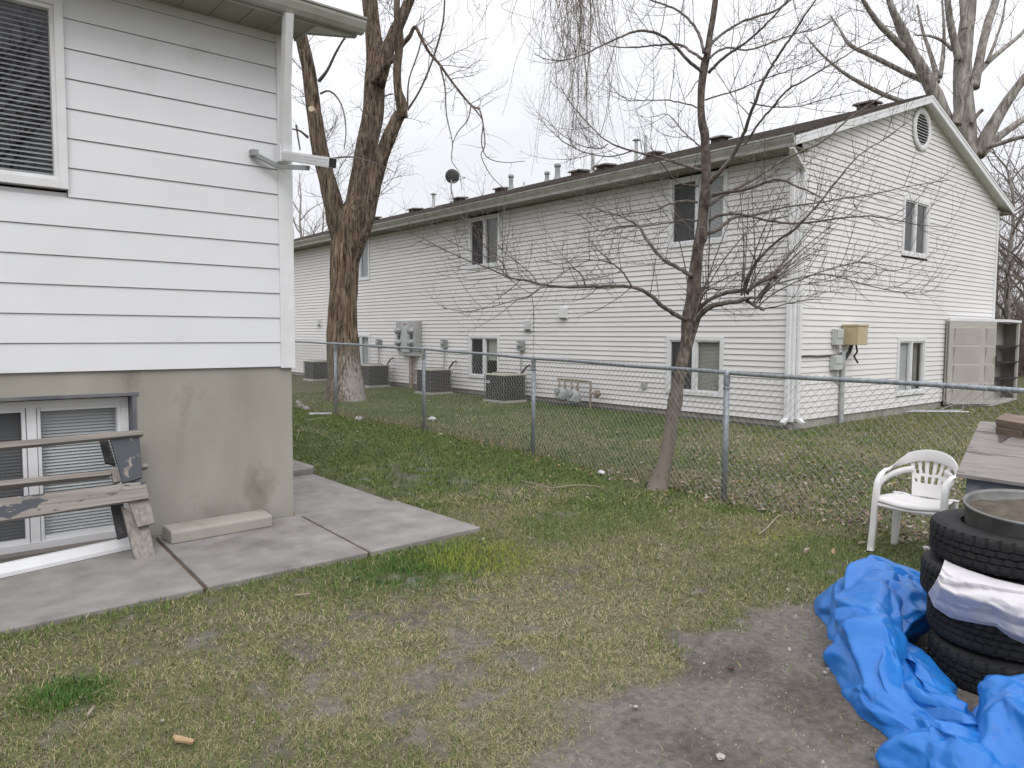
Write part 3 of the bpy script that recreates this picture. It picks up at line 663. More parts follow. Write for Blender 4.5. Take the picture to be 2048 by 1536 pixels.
# ------------------------------------------------------------------ apartment building
AX, AY, AE = 11.80, 6.673, 34.0
GX1 = 21.33; APX = (AX + GX1) / 2
ab = thing('apartment_building', 'long two storey apartment building with cream vinyl siding behind the fence', 'building', (AX, AY, 0))
PA = lambda u, z, o: (AX - o, u, z)                  # long wall, u = y
PG = lambda u, z, o: (u, AY - o, z)                  # gable wall, u = x
H1 = [(8.02, 9.33), (14.58, 15.86), (21.13, 22.42), (27.7, 29.0)]
ZU, ZL = (3.29, 4.60), (0.45, 1.57)
holes = [(a, b, *ZU) for a, b in H1] + [(a, b, *ZL) for a, b in H1]
s = MB(); lap(s, PA, 0.13, 44, 0.1025, 0.021, lambda z: AY + 0.10, lambda z: AE, holes, 0.008); s.build('siding', M['vinyl'], ab)
EZ, RP = 4.66, 0.325
gh = [(15.87, 17.14, 3.24, 4.44), (15.86, 17.24, 0.36, 1.56)]
rise = lambda z: max(0.0, (z - EZ - 0.158) / RP)
s = MB(); lap(s, PG, 0.13, 61, 0.1025, 0.016, lambda z: AX + 0.10 + max(0, rise(z) - 0.1), lambda z: GX1 - 0.08 - max(0, rise(z) - 0.1), gh, 0.006); s.build('siding', M['vinyl'], ab)
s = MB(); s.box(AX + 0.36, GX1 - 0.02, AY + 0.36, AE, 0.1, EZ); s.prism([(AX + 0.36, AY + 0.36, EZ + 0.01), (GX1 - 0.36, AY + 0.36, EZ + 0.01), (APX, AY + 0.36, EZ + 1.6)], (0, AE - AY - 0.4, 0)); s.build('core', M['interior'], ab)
for q_ in ((AX - 0.03, AX + 0.10), (GX1 - 0.08, GX1 + 0.03)):
    s = MB(); s.box(*q_, AY - 0.03, AY + 0.10, 0.12, EZ + 0.02); s.build('corner_trim', M['trim'], ab)
s = MB(); s.box(AX + 0.02, GX1 - 0.01, AY + 0.02, AE, -0.4, 0.128); s.build('foundation', M['concrete'], ab)
s = MB(); s.box(AX + 0.005, AX + 0.019, AY + 0.06, AE, -0.35, 0.03); s.build('footing', M['asphalt_base'], ab)
for i, (a, b) in enumerate(H1):
    window(ab, PA, a, b, *ZU, [('blind_white', 'drape'), ('drape', 'none'), ('blind_grey', 'blind_grey'), ('blind_white', 'none')][i], screens=[(1,), (1,), (), ()][i], label=['upper window behind the young tree', 'upper window with dark left half', 'upper window beside the big trunk', None][i])
    window(ab, PA, a, b, *ZL, [('blind_beige', 'drape'), ('half', 'none'), ('blind_grey', 'drape'), ('none', 'none')][i], screens=[(1,), (1,), (1,), ()][i], label=['lower window with beige blinds', 'lower window above the condenser', 'lower window beside the big trunk', None][i])
window(ab, PG, *gh[0], ('none', 'none'), label='gable end upper window'); window(ab, PG, *gh[1], ('blind_grey', 'drape'), label='gable end lower window with blinds')
OV, OG = 0.47, 0.20                                   # eave and gable overhang
def slope_pts(x, z_off=0.0): return EZ + 0.15 + RP * (x - (AX - OV)) + z_off
ZA = slope_pts(APX)
s = MB()
roof_slab_x = lambda mb, xa, za, xb, zb, y0, y1, t: mb.hexa([(xa, y0, za), (xb, y0, zb), (xb, y1, zb), (xa, y1, za), (xa, y0, za + t), (xb, y0, zb + t), (xb, y1, zb + t), (xa, y1, za + t)])
roof_slab_x(s, AX - OV - 0.03, slope_pts(AX - OV - 0.03), APX, ZA, AY - OG - 0.02, AE + 0.4, 0.03)
roof_slab_x(s, GX1 + OV + 0.03, slope_pts(AX - OV - 0.03), APX, ZA, AY - OG - 0.02, AE + 0.4, 0.03)
NR = 38
for i in range(NR):                                   # shingle courses
    t0, t1 = i / NR, (i + 1) / NR; xa = AX - OV - 0.04 + (APX - AX + OV + 0.04) * t0; xb = AX - OV - 0.04 + (APX - AX + OV + 0.04) * t1
    k = s.pts([(xa, AY - OG - 0.025, slope_pts(xa) + 0.042), (xa, AE + 0.4, slope_pts(xa) + 0.042), (xb, AE + 0.4, slope_pts(xb) + 0.032), (xb, AY - OG - 0.025, slope_pts(xb) + 0.032)]); s.f.append((k, k + 1, k + 2, k + 3))
    k = s.pts([(xa, AY - OG - 0.025, slope_pts(xa) + 0.031), (xa, AE + 0.4, slope_pts(xa) + 0.031), (xa, AE + 0.4, slope_pts(xa) + 0.042), (xa, AY - OG - 0.025, slope_pts(xa) + 0.042)]); s.f.append((k, k + 1, k + 2, k + 3))
ro = s.build('roof', M['shingle'], ab)
s = MB(); s.box(AX - OV + 0.01, AX + 0.08, AY - OG + 0.03, AE, EZ - 0.012, EZ)
for i in range(90): s.box(AX - OV + 0.02, AX + 0.0, AY + 0.3 + i * 0.3, AY + 0.312 + i * 0.3, EZ - 0.017, EZ - 0.0125)
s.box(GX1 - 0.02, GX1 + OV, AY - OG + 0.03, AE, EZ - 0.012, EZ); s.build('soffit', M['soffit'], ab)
s = MB()                                              # sloped rake soffits of the gable
for sg in (1, -1):
    xs = lambda d: (AX - OV + d) if sg > 0 else (GX1 + OV - d)
    n_ = 70
    for i in range(n_):
        d0 = 0.02 + (APX - AX + OV - 0.03) * i / n_; d1 = 0.02 + (APX - AX + OV - 0.03) * (i + 1) / n_
        z = lambda d: EZ + 0.005 + RP * d
        k = s.pts([(xs(d0), AY - OG + 0.02, z(d0) - 0.006), (xs(d0), AY + 0.03, z(d0) - 0.006), (xs(d1), AY + 0.03, z(d1)), (xs(d1), AY - OG + 0.02, z(d1))]); s.f.append((k, k + 1, k + 2, k + 3))
s.build('rake_soffit', M['soffit_vented'], ab)
s = MB()
for sg in (1, -1):
    xs = lambda d: (AX - OV - 0.02 + d) if sg > 0 else (GX1 + OV + 0.02 - d)
    LN = APX - AX + OV + 0.02; y0 = AY - OG - 0.012; y1 = AY - OG + 0.018
    for (h0, h1, yo) in ((-0.155, 0.0, 0.0), (-0.05, 0.0, -0.008)):
        zz0 = EZ + 0.148
        s.hexa([(xs(0), y0 + yo, zz0 + h0), (xs(LN), y0 + yo, zz0 + RP * LN + h0), (xs(LN), y1 + yo * 0.5, zz0 + RP * LN + h0), (xs(0), y1 + yo * 0.5, zz0 + h0),
                (xs(0), y0 + yo, zz0 + h1 - 0.004 * (yo < 0)), (xs(LN), y0 + yo, zz0 + RP * LN + h1 - 0.004 * (yo < 0)), (xs(LN), y1 + yo * 0.5, zz0 + RP * LN + h1 - 0.004 * (yo < 0)), (xs(0), y1 + yo * 0.5, zz0 + h1 - 0.004 * (yo < 0))])
s.build('rake_fascia', M['trim'], ab)
s = MB(); gxp = AX - OV
pr = [(gxp, EZ - 0.015), (gxp - 0.05, EZ - 0.015), (gxp - 0.055, EZ + 0.035), (gxp - 0.10, EZ + 0.11), (gxp - 0.105, EZ + 0.14), (gxp - 0.125, EZ + 0.145), (gxp - 0.125, EZ + 0.17), (gxp - 0.09, EZ + 0.17), (gxp - 0.09, EZ + 0.14), (gxp, EZ + 0.13)]
s.prism([(x, AY - OG - 0.02, z) for x, z in pr], (0, AE - AY + OG, 0)); s.build('gutter', M['gutter'], ab)
def downspout(x0, y0, dx, dy, out):
    s = MB(); s.box(x0 - dx, x0 + dx, y0 - dy, y0 + dy, 0.16, EZ - 0.30)
    s.bar((x0, y0, EZ - 0.31), (AX - OV - 0.03, AY - 0.16, EZ - 0.03), 0.075, 0.06)
    e_ = (x0 + out[0] * 0.13, y0 + out[1] * 0.13, 0.10); s.bar((x0, y0, 0.17), e_, 0.085, 0.065)
    bevel(s.build('downspout', M['trim'], ab), 0.012)
downspout(AX - 0.055, AY + 0.05, 0.028, 0.042, (-1, 0)); downspout(AX + 0.10, AY - 0.062, 0.045, 0.030, (0, -1))
s = MB(); vc = (APX, AY - 0.02, 5.86)
ring = [(0.30 * 0.86, 0.0), (0.43, 0.0), (0.43, 0.03), (0.40, 0.045), (0.33, 0.045), (0.31, 0.02), (0.31, 0.0)]
s.lathe(ring, vc, (0, -1, 0), 40)
for i in range(11):
    z = vc[2] - 0.29 + i * 0.058; hw = math.sqrt(max(0.0, 0.32 ** 2 - (z - vc[2]) ** 2))
    k = s.pts([(vc[0] - hw, AY - 0.028, z + 0.02), (vc[0] + hw, AY - 0.028, z + 0.02), (vc[0] + hw, AY - 0.06, z - 0.012), (vc[0] - hw, AY - 0.06, z - 0.012)]); s.f.append((k, k + 1, k + 2, k + 3))
gv = s.build('gable_vent', M['trim'], ab)
s = MB(); s.lathe([(0.0, 0), (0.325, 0.0)], (APX, AY - 0.024, 5.86), (0, -1, 0), 32); s.build('backing', M['interior'], gv)
# roof furniture: parts of the roof
ZR0 = slope_pts(AX - OV) + 0.04
def roofpt(x, y):
    d = ray(x, y); t = (ZR0 - EYE - RP * (AX - OV)) / (d[2] - RP * d[0]); p = CAM + d * t
    if p[0] > APX - 0.25 or t < 0: p = onx(x, y, APX - 0.25); p[2] = slope_pts(p[0]) + 0.03
    return p
def pipe(px, py, top, r, cap, m):
    p = roofpt(px, py); D = depth(p); h = (py - top) / FPX * D; s = MB()
    s.lathe([(r * 1.7, -0.06), (r * 1.08, h * 0.22), (r, h * 0.3), (r, h)], p, k=14)
    if cap == 'cap': s.lathe([(r, h - 0.10), (r * 1.35, h - 0.09), (r * 1.35, h - 0.02), (0.0, h)], p, k=14)
    elif cap == 'hat': s.lathe([(r * 0.9, h - 0.02), (r * 2.3, h - 0.02), (0.0, h + 0.06)], p, k=14)
    else: s.lathe([(r, h), (0.0, h)], p, k=14)
    s.build('vent_pipe', m, ro, True)
pipe(867, 415, 388, 0.055, 'hat', M['light_grey']); pipe(1022, 379, 350, 0.07, 'cap', M['grey_dark']); pipe(1094, 359, 340, 0.065, 'cap', M['grey_dark'])
pipe(1115, 354, 325, 0.08, 'cap', M['grey_dark']); pipe(1185, 345, 308, 0.05, 'none', M['light_grey']); pipe(1272, 318, 276, 0.05, 'hat', M['light_grey'])
pipe(1291, 308, 262, 0.045, 'none', M['light_grey']); pipe(1048, 373, 364, 0.03, 'none', M['light_grey'])
for px, py in ((1003, 382), (1158, 350), (920, 402), (1440, 272), (1735, 214), (830, 424), (750, 440), (1210, 339), (1308, 312)):
    p = roofpt(px, py); s = MB(); zb = p[2]
    s.box(p[0] - 0.16, p[0] + 0.16, p[1] - 0.16, p[1] + 0.16, zb - 0.08, zb + 0.06)
    s.hexa([(p[0] - 0.24, p[1] - 0.24, zb + 0.062), (p[0] + 0.24, p[1] - 0.24, zb + 0.10), (p[0] + 0.24, p[1] + 0.24, zb + 0.10), (p[0] - 0.24, p[1] + 0.24, zb + 0.062),
            (p[0] - 0.2, p[1] - 0.2, zb + 0.11), (p[0] + 0.2, p[1] - 0.2, zb + 0.15), (p[0] + 0.2, p[1] + 0.2, zb + 0.15), (p[0] - 0.2, p[1] + 0.2, zb + 0.11)])
    s.build('roof_vent', M['shingle'], ro)
# satellite dish
p = roofpt(910, 404); D = depth(p); dsh = thing('satellite_dish', 'dark round satellite dish on a bent mast at the roof edge', 'satellite dish', p)
s = MB(); q0 = np.array(p); q1 = atd(902, 378, D); q2 = atd(903, 360, D)
s.tube([q0 - np.array([0, 0, 0.05]), q1, q2], 0.028, 8); s.box(p[0] - 0.12, p[0] + 0.12, p[1] - 0.12, p[1] + 0.12, p[2] - 0.04, p[2] + 0.03); s.build('mast', M['grey_dark'], dsh)
s = MB(); ax = Vector((0.62, 0.62, 0.30)).normalized(); cc = atd(904, 353, D)
s.lathe([(0.0, 0.0), (0.1, 0.006), (0.2, 0.028), (0.26, 0.05), (0.262, 0.056), (0.2, 0.036), (0.1, 0.014), (0.0, 0.008)], cc, ax, 28); s.build('reflector', M['dish'], dsh, True)
s = MB(); e1 = atd(927, 357, D - 0.0) + np.array(ax) * 0.28; s.tube([np.array(cc) - np.array([0, 0, 0.24]), e1], 0.012, 6); s.lathe([(0.0, 0), (0.035, 0.0), (0.035, 0.09), (0.0, 0.09)], e1, -ax, 10); s.build('feed_arm', M['grey_box'], dsh)
s = MB(); q = atd(902, 400, D + 0.1); s.tube([q, np.array(q) + np.array([0, 0, 0.32])], 0.012, 6); s.build('brace', M['grey_box'], dsh)

# ------------------------------------------------------------------ things on and by the apartment walls
def rel(px, py, off=0.0): return onx(px, py, AX - off)
mp_ = thing('electric_meter_panel', 'grey electric panel with four round meters on the long wall', 'electric panel', (AX - 0.2, 18.7, 0))
s = MB(); s.box(AX - 0.22, AX - 0.02, 18.15, 19.22, 1.10, 1.97); s.box(AX - 0.19, AX - 0.02, 18.2, 19.14, 0.95, 1.098); bevel(s.build('cabinet', M['grey_box'], mp_), 0.012)
s = MB(); s.box(AX - 0.232, AX - 0.221, 18.48, 18.90, 1.06, 1.955); s.build('cover', M['light_grey'], mp_)
for yy in (18.36, 19.04):
    for zc_ in (1.67, 1.33):
        s = MB(); s.lathe([(0.0, 0.14), (0.06, 0.135), (0.085, 0.11), (0.09, 0.03), (0.105, 0.02), (0.105, 0.0)], (AX - 0.221, yy, zc_), (-1, 0, 0), 18); mo = s.build('meter', M['meter_glass'], mp_, True)
        s = MB(); s.box(AX - 0.228, AX - 0.2215, yy - 0.05, yy + 0.05, zc_ - 0.24, zc_ - 0.12); s.build('socket_lid', M['black'], mo)
s = MB(); s.box(AX - 0.2325, AX - 0.2321, 18.64, 18.76, 1.84, 1.88); s.build('sticker', M['label_red'], mp_)
s = MB(); s.tube([(AX - 0.10, 18.58, 0.95), (AX - 0.10, 18.58, -0.1)], 0.06, 12); s.tube([(AX - 0.07, 18.42, 0.95), (AX - 0.07, 18.42, 0.62), (AX - 0.09, 18.44, 0.3)], 0.018, 6); s.build('conduit', M['rusty_pipe'], mp_)
# disconnects
dlab = ['grey disconnect box left of the meter panel, beside the big trunk', 'grey disconnect box just right of the meter panel', 'grey disconnect box right of the lower window']
for i, (px, py, y0) in enumerate(((761, 686, 0), (892, 688, 0), (1046, 692, 0))):
    c = rel(px, py); t = thing('disconnect_box', dlab[i], 'electric box', c, 'air conditioner disconnect boxes')
    s = MB(); s.box(AX - 0.11, AX - 0.015, c[1] - 0.10, c[1] + 0.10, c[2] - 0.11, c[2] + 0.12); s.box(AX - 0.13, AX - 0.112, c[1] - 0.09, c[1] + 0.09, c[2] - 0.02, c[2] + 0.125); bevel(s.build('box', M['grey_dark'], t), 0.01)
    s = MB(); s.box(AX - 0.134, AX - 0.1305, c[1] - 0.0, c[1] + 0.06, c[2] + 0.04, c[2] + 0.07); s.build('sticker', M['label'], t)
    s = MB(); s.tube([(AX - 0.06, c[1], c[2] - 0.11), (AX - 0.06, c[1], 0.85), (AX - 0.09, c[1] - 0.02, 0.6), (AX - 0.12, c[1] + 0.03, 0.3)], 0.018, 7); s.build('conduit', M['grey_dark'], t)
# air conditioners
def condenser(label, y0, stick):
    x0, x1 = 10.86, 11.56; y1 = y0 + 0.74; H = 0.66
    t = thing('air_conditioner', label, 'air conditioner', ((x0 + x1) / 2, (y0 + y1) / 2, 0), 'air conditioning condensers along the wall')
    s = MB(); s.box(x0 + 0.03, x1 - 0.03, y0 + 0.03, y1 - 0.03, 0.06, H - 0.04); s.build('coil', M['coil'], t)
    s = MB()
    for i in range(16):
        z = 0.08 + i * 0.037; s.box(x0 + 0.004, x1 - 0.004, y0 + 0.004, y1 - 0.004, z, z + 0.006)
    for i in range(10):
        a = x0 + 0.01 + i * (x1 - x0 - 0.02) / 9; b = y0 + 0.01 + i * (y1 - y0 - 0.02) / 9
        s.box(a - 0.004, a + 0.004, y0, y0 + 0.008, 0.05, H - 0.04); s.box(a - 0.004, a + 0.004, y1 - 0.008, y1, 0.05, H - 0.04)
        s.box(x0, x0 + 0.008, b - 0.004, b + 0.004, 0.05, H - 0.04); s.box(x1 - 0.008, x1, b - 0.004, b + 0.004, 0.05, H - 0.04)
    s.build('grille', M['grille'], t)
    s = MB(); s.box(x0 - 0.012, x1 + 0.012, y0 - 0.012, y1 + 0.012, 0.0, 0.05); s.build('base_pan', M['ac_cap'], t)
    s = MB(); s.box(x0 - 0.012, x1 + 0.012, y0 - 0.012, y1 + 0.012, H - 0.04, H)
    s.lathe([(0.30, H - 0.005), (0.30, H + 0.03), (0.27, H + 0.03)], ((x0 + x1) / 2, (y0 + y1) / 2, 0), k=24); bevel(s.build('cap', M['ac_cap'], t), 0.02, 3)
    s = MB(); s.box(x0 - 0.08, x1 + 0.08, y0 - 0.08, y1 + 0.08, -0.06, -0.003); s.build('pad', M['slab'], t)
    s = MB(); s.tube([(x1 - 0.1, y0 + 0.2, H - 0.2), (x1 + 0.06, y0 + 0.22, H + 0.02), (x1 + 0.13, y0 + 0.16, H + 0.16), (AX - 0.03, y0 + 0.12, H + 0.2)], 0.024, 8); s.build('refrigerant_line', M['black'], t)
    if stick:
        s = MB(); s.box(x0 - 0.006, x0 - 0.001, y1 - 0.22, y1 - 0.06, 0.44, 0.50); lb = s.build('nameplate', M['label'], t)
        s = MB(); s.box(x0 - 0.0085, x0 - 0.0065, y1 - 0.21, y1 - 0.07, 0.462, 0.480); s.build('band', M['label_blue'], lb)
    return t
ac = condenser('black caged air conditioner below the lower window, with a white nameplate', 13.28, True)
ac2 = condenser('black caged air conditioner between the meter panel and the lower window', 16.30, False)
dup(ac2, (0, 3.25, 0), 'black caged air conditioner just right of the big trunk'); dup(ac2, (0, 7.05, 0), 'black caged air conditioner mostly hidden behind the big trunk')
# gas meters
def gas_meter(label, y, z):
    t = thing('gas_meter', label, 'gas meter', (11.55, y, 0), 'gas meters on the long wall')
    s = MB(); s.lathe([(0.0, -0.17), (0.07, -0.165), (0.12, -0.12), (0.135, -0.03), (0.135, 0.05), (0.11, 0.12), (0.05, 0.15), (0.0, 0.155)], (11.52, y, z), k=18); s.box(11.37, 11.50, y - 0.10, y + 0.10, z - 0.10, z + 0.02); bevel(s.build('body', M['gas_grey'], t, False), 0.02, 3)
    s = MB(); s.lathe([(0.0, 0.055), (0.065, 0.05), (0.07, 0.0)], (11.385, y, z + 0.07), (-1, 0, 0.1), 16); s.build('dial', M['meter_glass'], t)
    s = MB(); s.tube([(11.52, y - 0.09, z + 0.12), (11.52, y - 0.09, z + 0.26), (11.53, y - 0.07, 0.58)], 0.022, 8); s.tube([(11.52, y + 0.09, z + 0.12), (11.52, y + 0.09, z + 0.22), (11.57, y + 0.16, z + 0.30), (11.6, y + 0.16, 0.585)], 0.022, 8)
    for yy in (y - 0.09, y + 0.09): s.lathe([(0.0, 0), (0.035, 0.0), (0.035, 0.05), (0.0, 0.05)], (11.52, yy, z + 0.16), k=6)
    s.build('pipe', M['rusty_pipe'], t); return t
gas_meter('right one of the paired grey gas meters, larger, by the bare footing', 11.62, 0.24); g2 = gas_meter('left one of the paired grey gas meters, next to the condenser', 12.02, 0.27)
dup(g2, (-0.02, 12.6, -0.03), 'grey gas meter far back beside the left house corner')
s = MB(); s.tube([(11.6, 12.25, 0.59), (11.6, 11.35, 0.585), (11.6, 11.22, 0.585), (11.6, 11.22, 0.30), (11.6, 11.22, -0.1)], 0.024, 8)
s.lathe([(0.0, -0.05), (0.07, -0.045), (0.09, 0.0), (0.07, 0.045), (0.0, 0.05)], (11.6, 11.03, 0.33), (0, 1, 0), 14); s.tube([(11.6, 11.22, 0.33), (11.6, 10.92, 0.33)], 0.03, 8)
tag(s.build('gas_pipe', M['rusty_pipe']), 'rusty gas manifold pipe above the paired meters, running down into the ground', 'pipe')
# vents, outlet
def vent(label, px, py, flap):
    c = rel(px, py); t = thing('vent_hood', label, 'vent', c)
    s = MB(); s.box(AX - 0.045, AX - 0.012, c[1] - 0.13, c[1] + 0.13, c[2] - 0.13, c[2] + 0.13); bevel(s.build('flange', M['trim'], t), 0.008)
    s = MB()
    if flap: s.hexa([(AX - 0.10, c[1] - 0.09, c[2] - 0.09), (AX - 0.046, c[1] - 0.09, c[2] - 0.09), (AX - 0.046, c[1] + 0.09, c[2] - 0.09), (AX - 0.10, c[1] + 0.09, c[2] - 0.09), (AX - 0.055, c[1] - 0.09, c[2] + 0.1), (AX - 0.046, c[1] - 0.09, c[2] + 0.1), (AX - 0.046, c[1] + 0.09, c[2] + 0.1), (AX - 0.055, c[1] + 0.09, c[2] + 0.1)])
    else: s.box(AX - 0.10, AX - 0.046, c[1] - 0.10, c[1] + 0.10, c[2] - 0.11, c[2] + 0.11)
    s.build('hood', M['light_grey'] if flap else M['trim'], t)
    s = MB(); s.box(AX - 0.099, AX - 0.047, c[1] - 0.08, c[1] + 0.08, c[2] - 0.128, c[2] - 0.112); s.build('opening', M['black'], t)
vent('square dryer vent with a hanging flap above the disconnect box', 1059, 651, True); vent('white square vent hood, highest one on the long wall', 1129, 626, False); vent('small white vent high up left of the big trunk', 640, 644, True)
c = rel(1290, 770); s = MB(); s.box(AX - 0.06, AX - 0.012, c[1] - 0.06, c[1] + 0.06, c[2] - 0.08, c[2] + 0.08); tag(bevel(s.build('outlet_box', M['grey_box']), 0.015), 'small grey outlet cover low on the long wall left of the young tree', 'outlet box')
# service boxes on the gable wall
t = thing('utility_box', 'tan metal utility box on the gable wall with black cables hanging below', 'utility box', (13.75, AY, 1.6))
s = MB(); s.box(13.47, 13.84, AY - 0.33, AY - 0.014, 1.43, 1.764); bevel(s.build('cabinet', M['tan'], t), 0.01)
s = MB(); s.box(13.46, 13.85, AY - 0.34, AY - 0.012, 1.765, 1.81); bevel(s.build('lid', M['tan'], t), 0.01)
s = MB(); s.tube([(13.6, AY - 0.15, 1.44), (13.58, AY - 0.12, 1.3), (13.5, AY - 0.06, 1.15)], 0.035, 8); s.tube([(13.66, AY - 0.2, 1.44), (13.72, AY - 0.2, 1.3), (13.68, AY - 0.16, 1.22), (13.80, AY - 0.18, 1.10)], 0.018, 6)
s.tube([(AX + 0.17, AY - 0.03, 1.235), (12.3, AY - 0.035, 1.24), (12.6, AY - 0.03, 1.225), (13.2, AY - 0.035, 1.24), (13.42, AY - 0.05, 1.2)], 0.013, 6); s.build('cable', M['black'], t)
for lab, x0, x1, z0, z1 in (('upper small grey phone box left of the tan box', 13.10, 13.36, 1.43, 1.72), ('lower small grey phone box left of the upright conduit', 13.06, 13.38, 0.98, 1.24)):
    t = thing('phone_box', lab, 'utility box', ((x0 + x1) / 2, AY, z0), 'phone boxes on the gable wall')
    s = MB(); s.box(x0, x1, AY - 0.11, AY - 0.014, z0, z1); s.box(x0 + 0.02, x1 - 0.02, AY - 0.125, AY - 0.111, z0 + (z1 - z0) * 0.42, z1 - 0.01); bevel(s.build('case', M['light_grey'], t), 0.012)
    s = MB()
    for k_ in range(3): s.tube([(x0 + 0.06 + 0.06 * k_, AY - 0.06, z0), (x0 + 0.1 + 0.05 * k_, AY - 0.07, z0 - 0.14), (13.42, AY - 0.05, z0 - 0.22 - 0.03 * k_)], 0.008, 5)
    s.build('wire', M['grey_dark'], t)
s = MB(); s.tube([(13.47, AY - 0.06, 1.30), (13.47, AY - 0.06, -0.1)], 0.045, 12); s.tube([(13.55, AY - 0.05, 1.05), (13.56, AY - 0.05, 0.8), (13.53, AY - 0.05, 0.5)], 0.012, 6)
tag(s.build('conduit_pipe', M['gas_grey']), 'upright grey conduit pipe rising from the grass on the gable wall', 'pipe')

# ------------------------------------------------------------------ resin storage shed by the gable wall
sh0 = onz(1890, 800); sh1 = onz(1985, 809)
shd = thing('storage_shed', 'taupe resin storage cabinet with open doors against the gable wall', 'shed', (20.3, 6.3, 0))
def shp(x, y, Dp): return atd(x, y, Dp)
A = np.array(ony(1893, 806, 6.55))[:2]; C_ = np.array(onz(1986, 812))[:2]; Dd = np.array(atd(2033, 800, 18.9))[:2]; B = A + (C_ - A) * 0.70 + np.array([-0.02, -0.045]); HS = 2.0
s = MB()
def wallp(mb, a, b, z0, z1, t=0.03):
    d = (b - a) / np.linalg.norm(b - a); nrm = np.array([d[1], -d[0]]) * t
    mb.hexa([(*a, z0), (*b, z0), (*(b - nrm), z0), (*(a - nrm), z0), (*a, z1), (*b, z1), (*(b - nrm), z1), (*(a - nrm), z1)])
Dback = A + (Dd - C_) * 0.95
wallp(s, A, B, 0.06, HS - 0.06); s.build('side_panel', M['shed'], shd)
def panel_ribs(mb, a, b):
    d = (b - a); nrm = np.array([d[1], -d[0]]) / np.linalg.norm(d)
    for i in range(4):
        za = 0.16 + i * 0.42; p0, p1 = a + d * 0.14, a + d * 0.88
        mb.hexa([(*p0, za), (*p1, za), (*(p1 + nrm * 0.004), za), (*(p0 + nrm * 0.004), za), (*p0, za + 0.36), (*p1, za + 0.36), (*(p1 + nrm * 0.035), za + 0.36), (*(p0 + nrm * 0.035), za + 0.36)])
s = MB(); panel_ribs(s, A, B); s.build('raised_panel', M['shed'], shd)
s = MB(); wallp(s, B, C_, 0.05, HS - 0.07); panel_ribs(s, B, C_); dro = s.build('door', M['shed'], shd)
s = MB(); e = B + (C_ - B) * 0.9; nrm = np.array([(C_ - B)[1], -(C_ - B)[0]]) / np.linalg.norm(C_ - B)
s.bar((*(e + nrm * 0.05), 0.98), (*(e + nrm * 0.05), 1.16), 0.03, 0.03, (1, 0, 0)); s.build('handle', M['black'], dro)
E_ = C_ + (Dd - C_) * 0.94
s = MB(); wallp(s, E_, Dd, 0.05, HS - 0.08, 0.05); s.build('door', M['shed'], shd)
bk0 = np.array([A[0] + 0.03, 6.60]); bk1 = np.array([Dd[0] + 0.16, 6.60])
s = MB(); wallp(s, bk0, bk1, 0.05, HS - 0.08); s.build('back_panel', M['shed'], shd)
s = MB(); wallp(s, Dd + np.array([0.02, 0.03]), bk1, 0.05, HS - 0.08); s.build('side_panel', M['shed'], shd)
s = MB()
for z in (0.55, 0.95, 1.35): s.box(C_[0] + 0.15, bk1[0] - 0.2, 6.22, 6.55, z, z + 0.03)
s.build('shelf', M['interior'], shd)  # shelves coloured near black for the shade inside the cabinet
s = MB(); s.prism([(*A, HS - 0.055), (*(C_ + (Dd - C_) * 0.55), HS - 0.055), (*(Dd + np.array([0.1, 0.0])), HS - 0.06), (*(bk1 + np.array([0.05, 0.0])), HS - 0.055), (A[0] + 0.02, 6.62, HS - 0.055)], (0, 0, 0.06)); s.build('roof', M['trim'], shd)
s = MB(); s.prism([(*C_, 0.0), (*Dd, 0.0), (*bk1, 0.0), (*bk0, 0.0)], (0, 0, 0.05)); s.build('floor', M['shed'], shd)
# folded frame and metal poles lying in front of the shed
fd = thing('folded_frame', 'black folding frame with chrome legs lying on the grass by the shed', 'folded frame', onz(1905, 806))
s = MB(); g_ = lambda x, y, z: tuple(onz(x, y, z))
s.tube([g_(1895, 812, 0.04), g_(1925, 800, 0.12), g_(1950, 797, 0.17)], 0.035, 8); s.tube([g_(1903, 806, 0.03), g_(1930, 790, 0.22), g_(1942, 786, 0.22)], 0.018, 6); s.lathe([(0.0, 0), (0.07, 0), (0.07, 0.1), (0.0, 0.1)], g_(1946, 799, 0.12), (1, 0.2, 0.2), 12); s.build('frame', M['black'], fd)
s = MB(); s.tube([g_(1875, 822, 0.0), g_(1905, 810, 0.06)], 0.02, 6); s.tube([g_(1890, 803, 0.06), g_(1915, 804, 0.06)], 0.018, 6); s.tube([g_(1922, 808, 0.05), g_(1928, 817, 0.0)], 0.02, 6); s.build('leg', M['chrome'], fd)
for lab, a, b in (('longer thin metal pole lying on the grass below the gable window', (1812, 823), (1938, 824)), ('shorter thin metal pole lying behind the longer one on the grass', (1820, 821), (1925, 821))):
    s = MB(); s.tube([onz(*a, 0.02), onz(*b, 0.02)], 0.014, 7); tag(s.build('metal_pole', M['chrome']), lab, 'pole', 'metal poles on the grass')

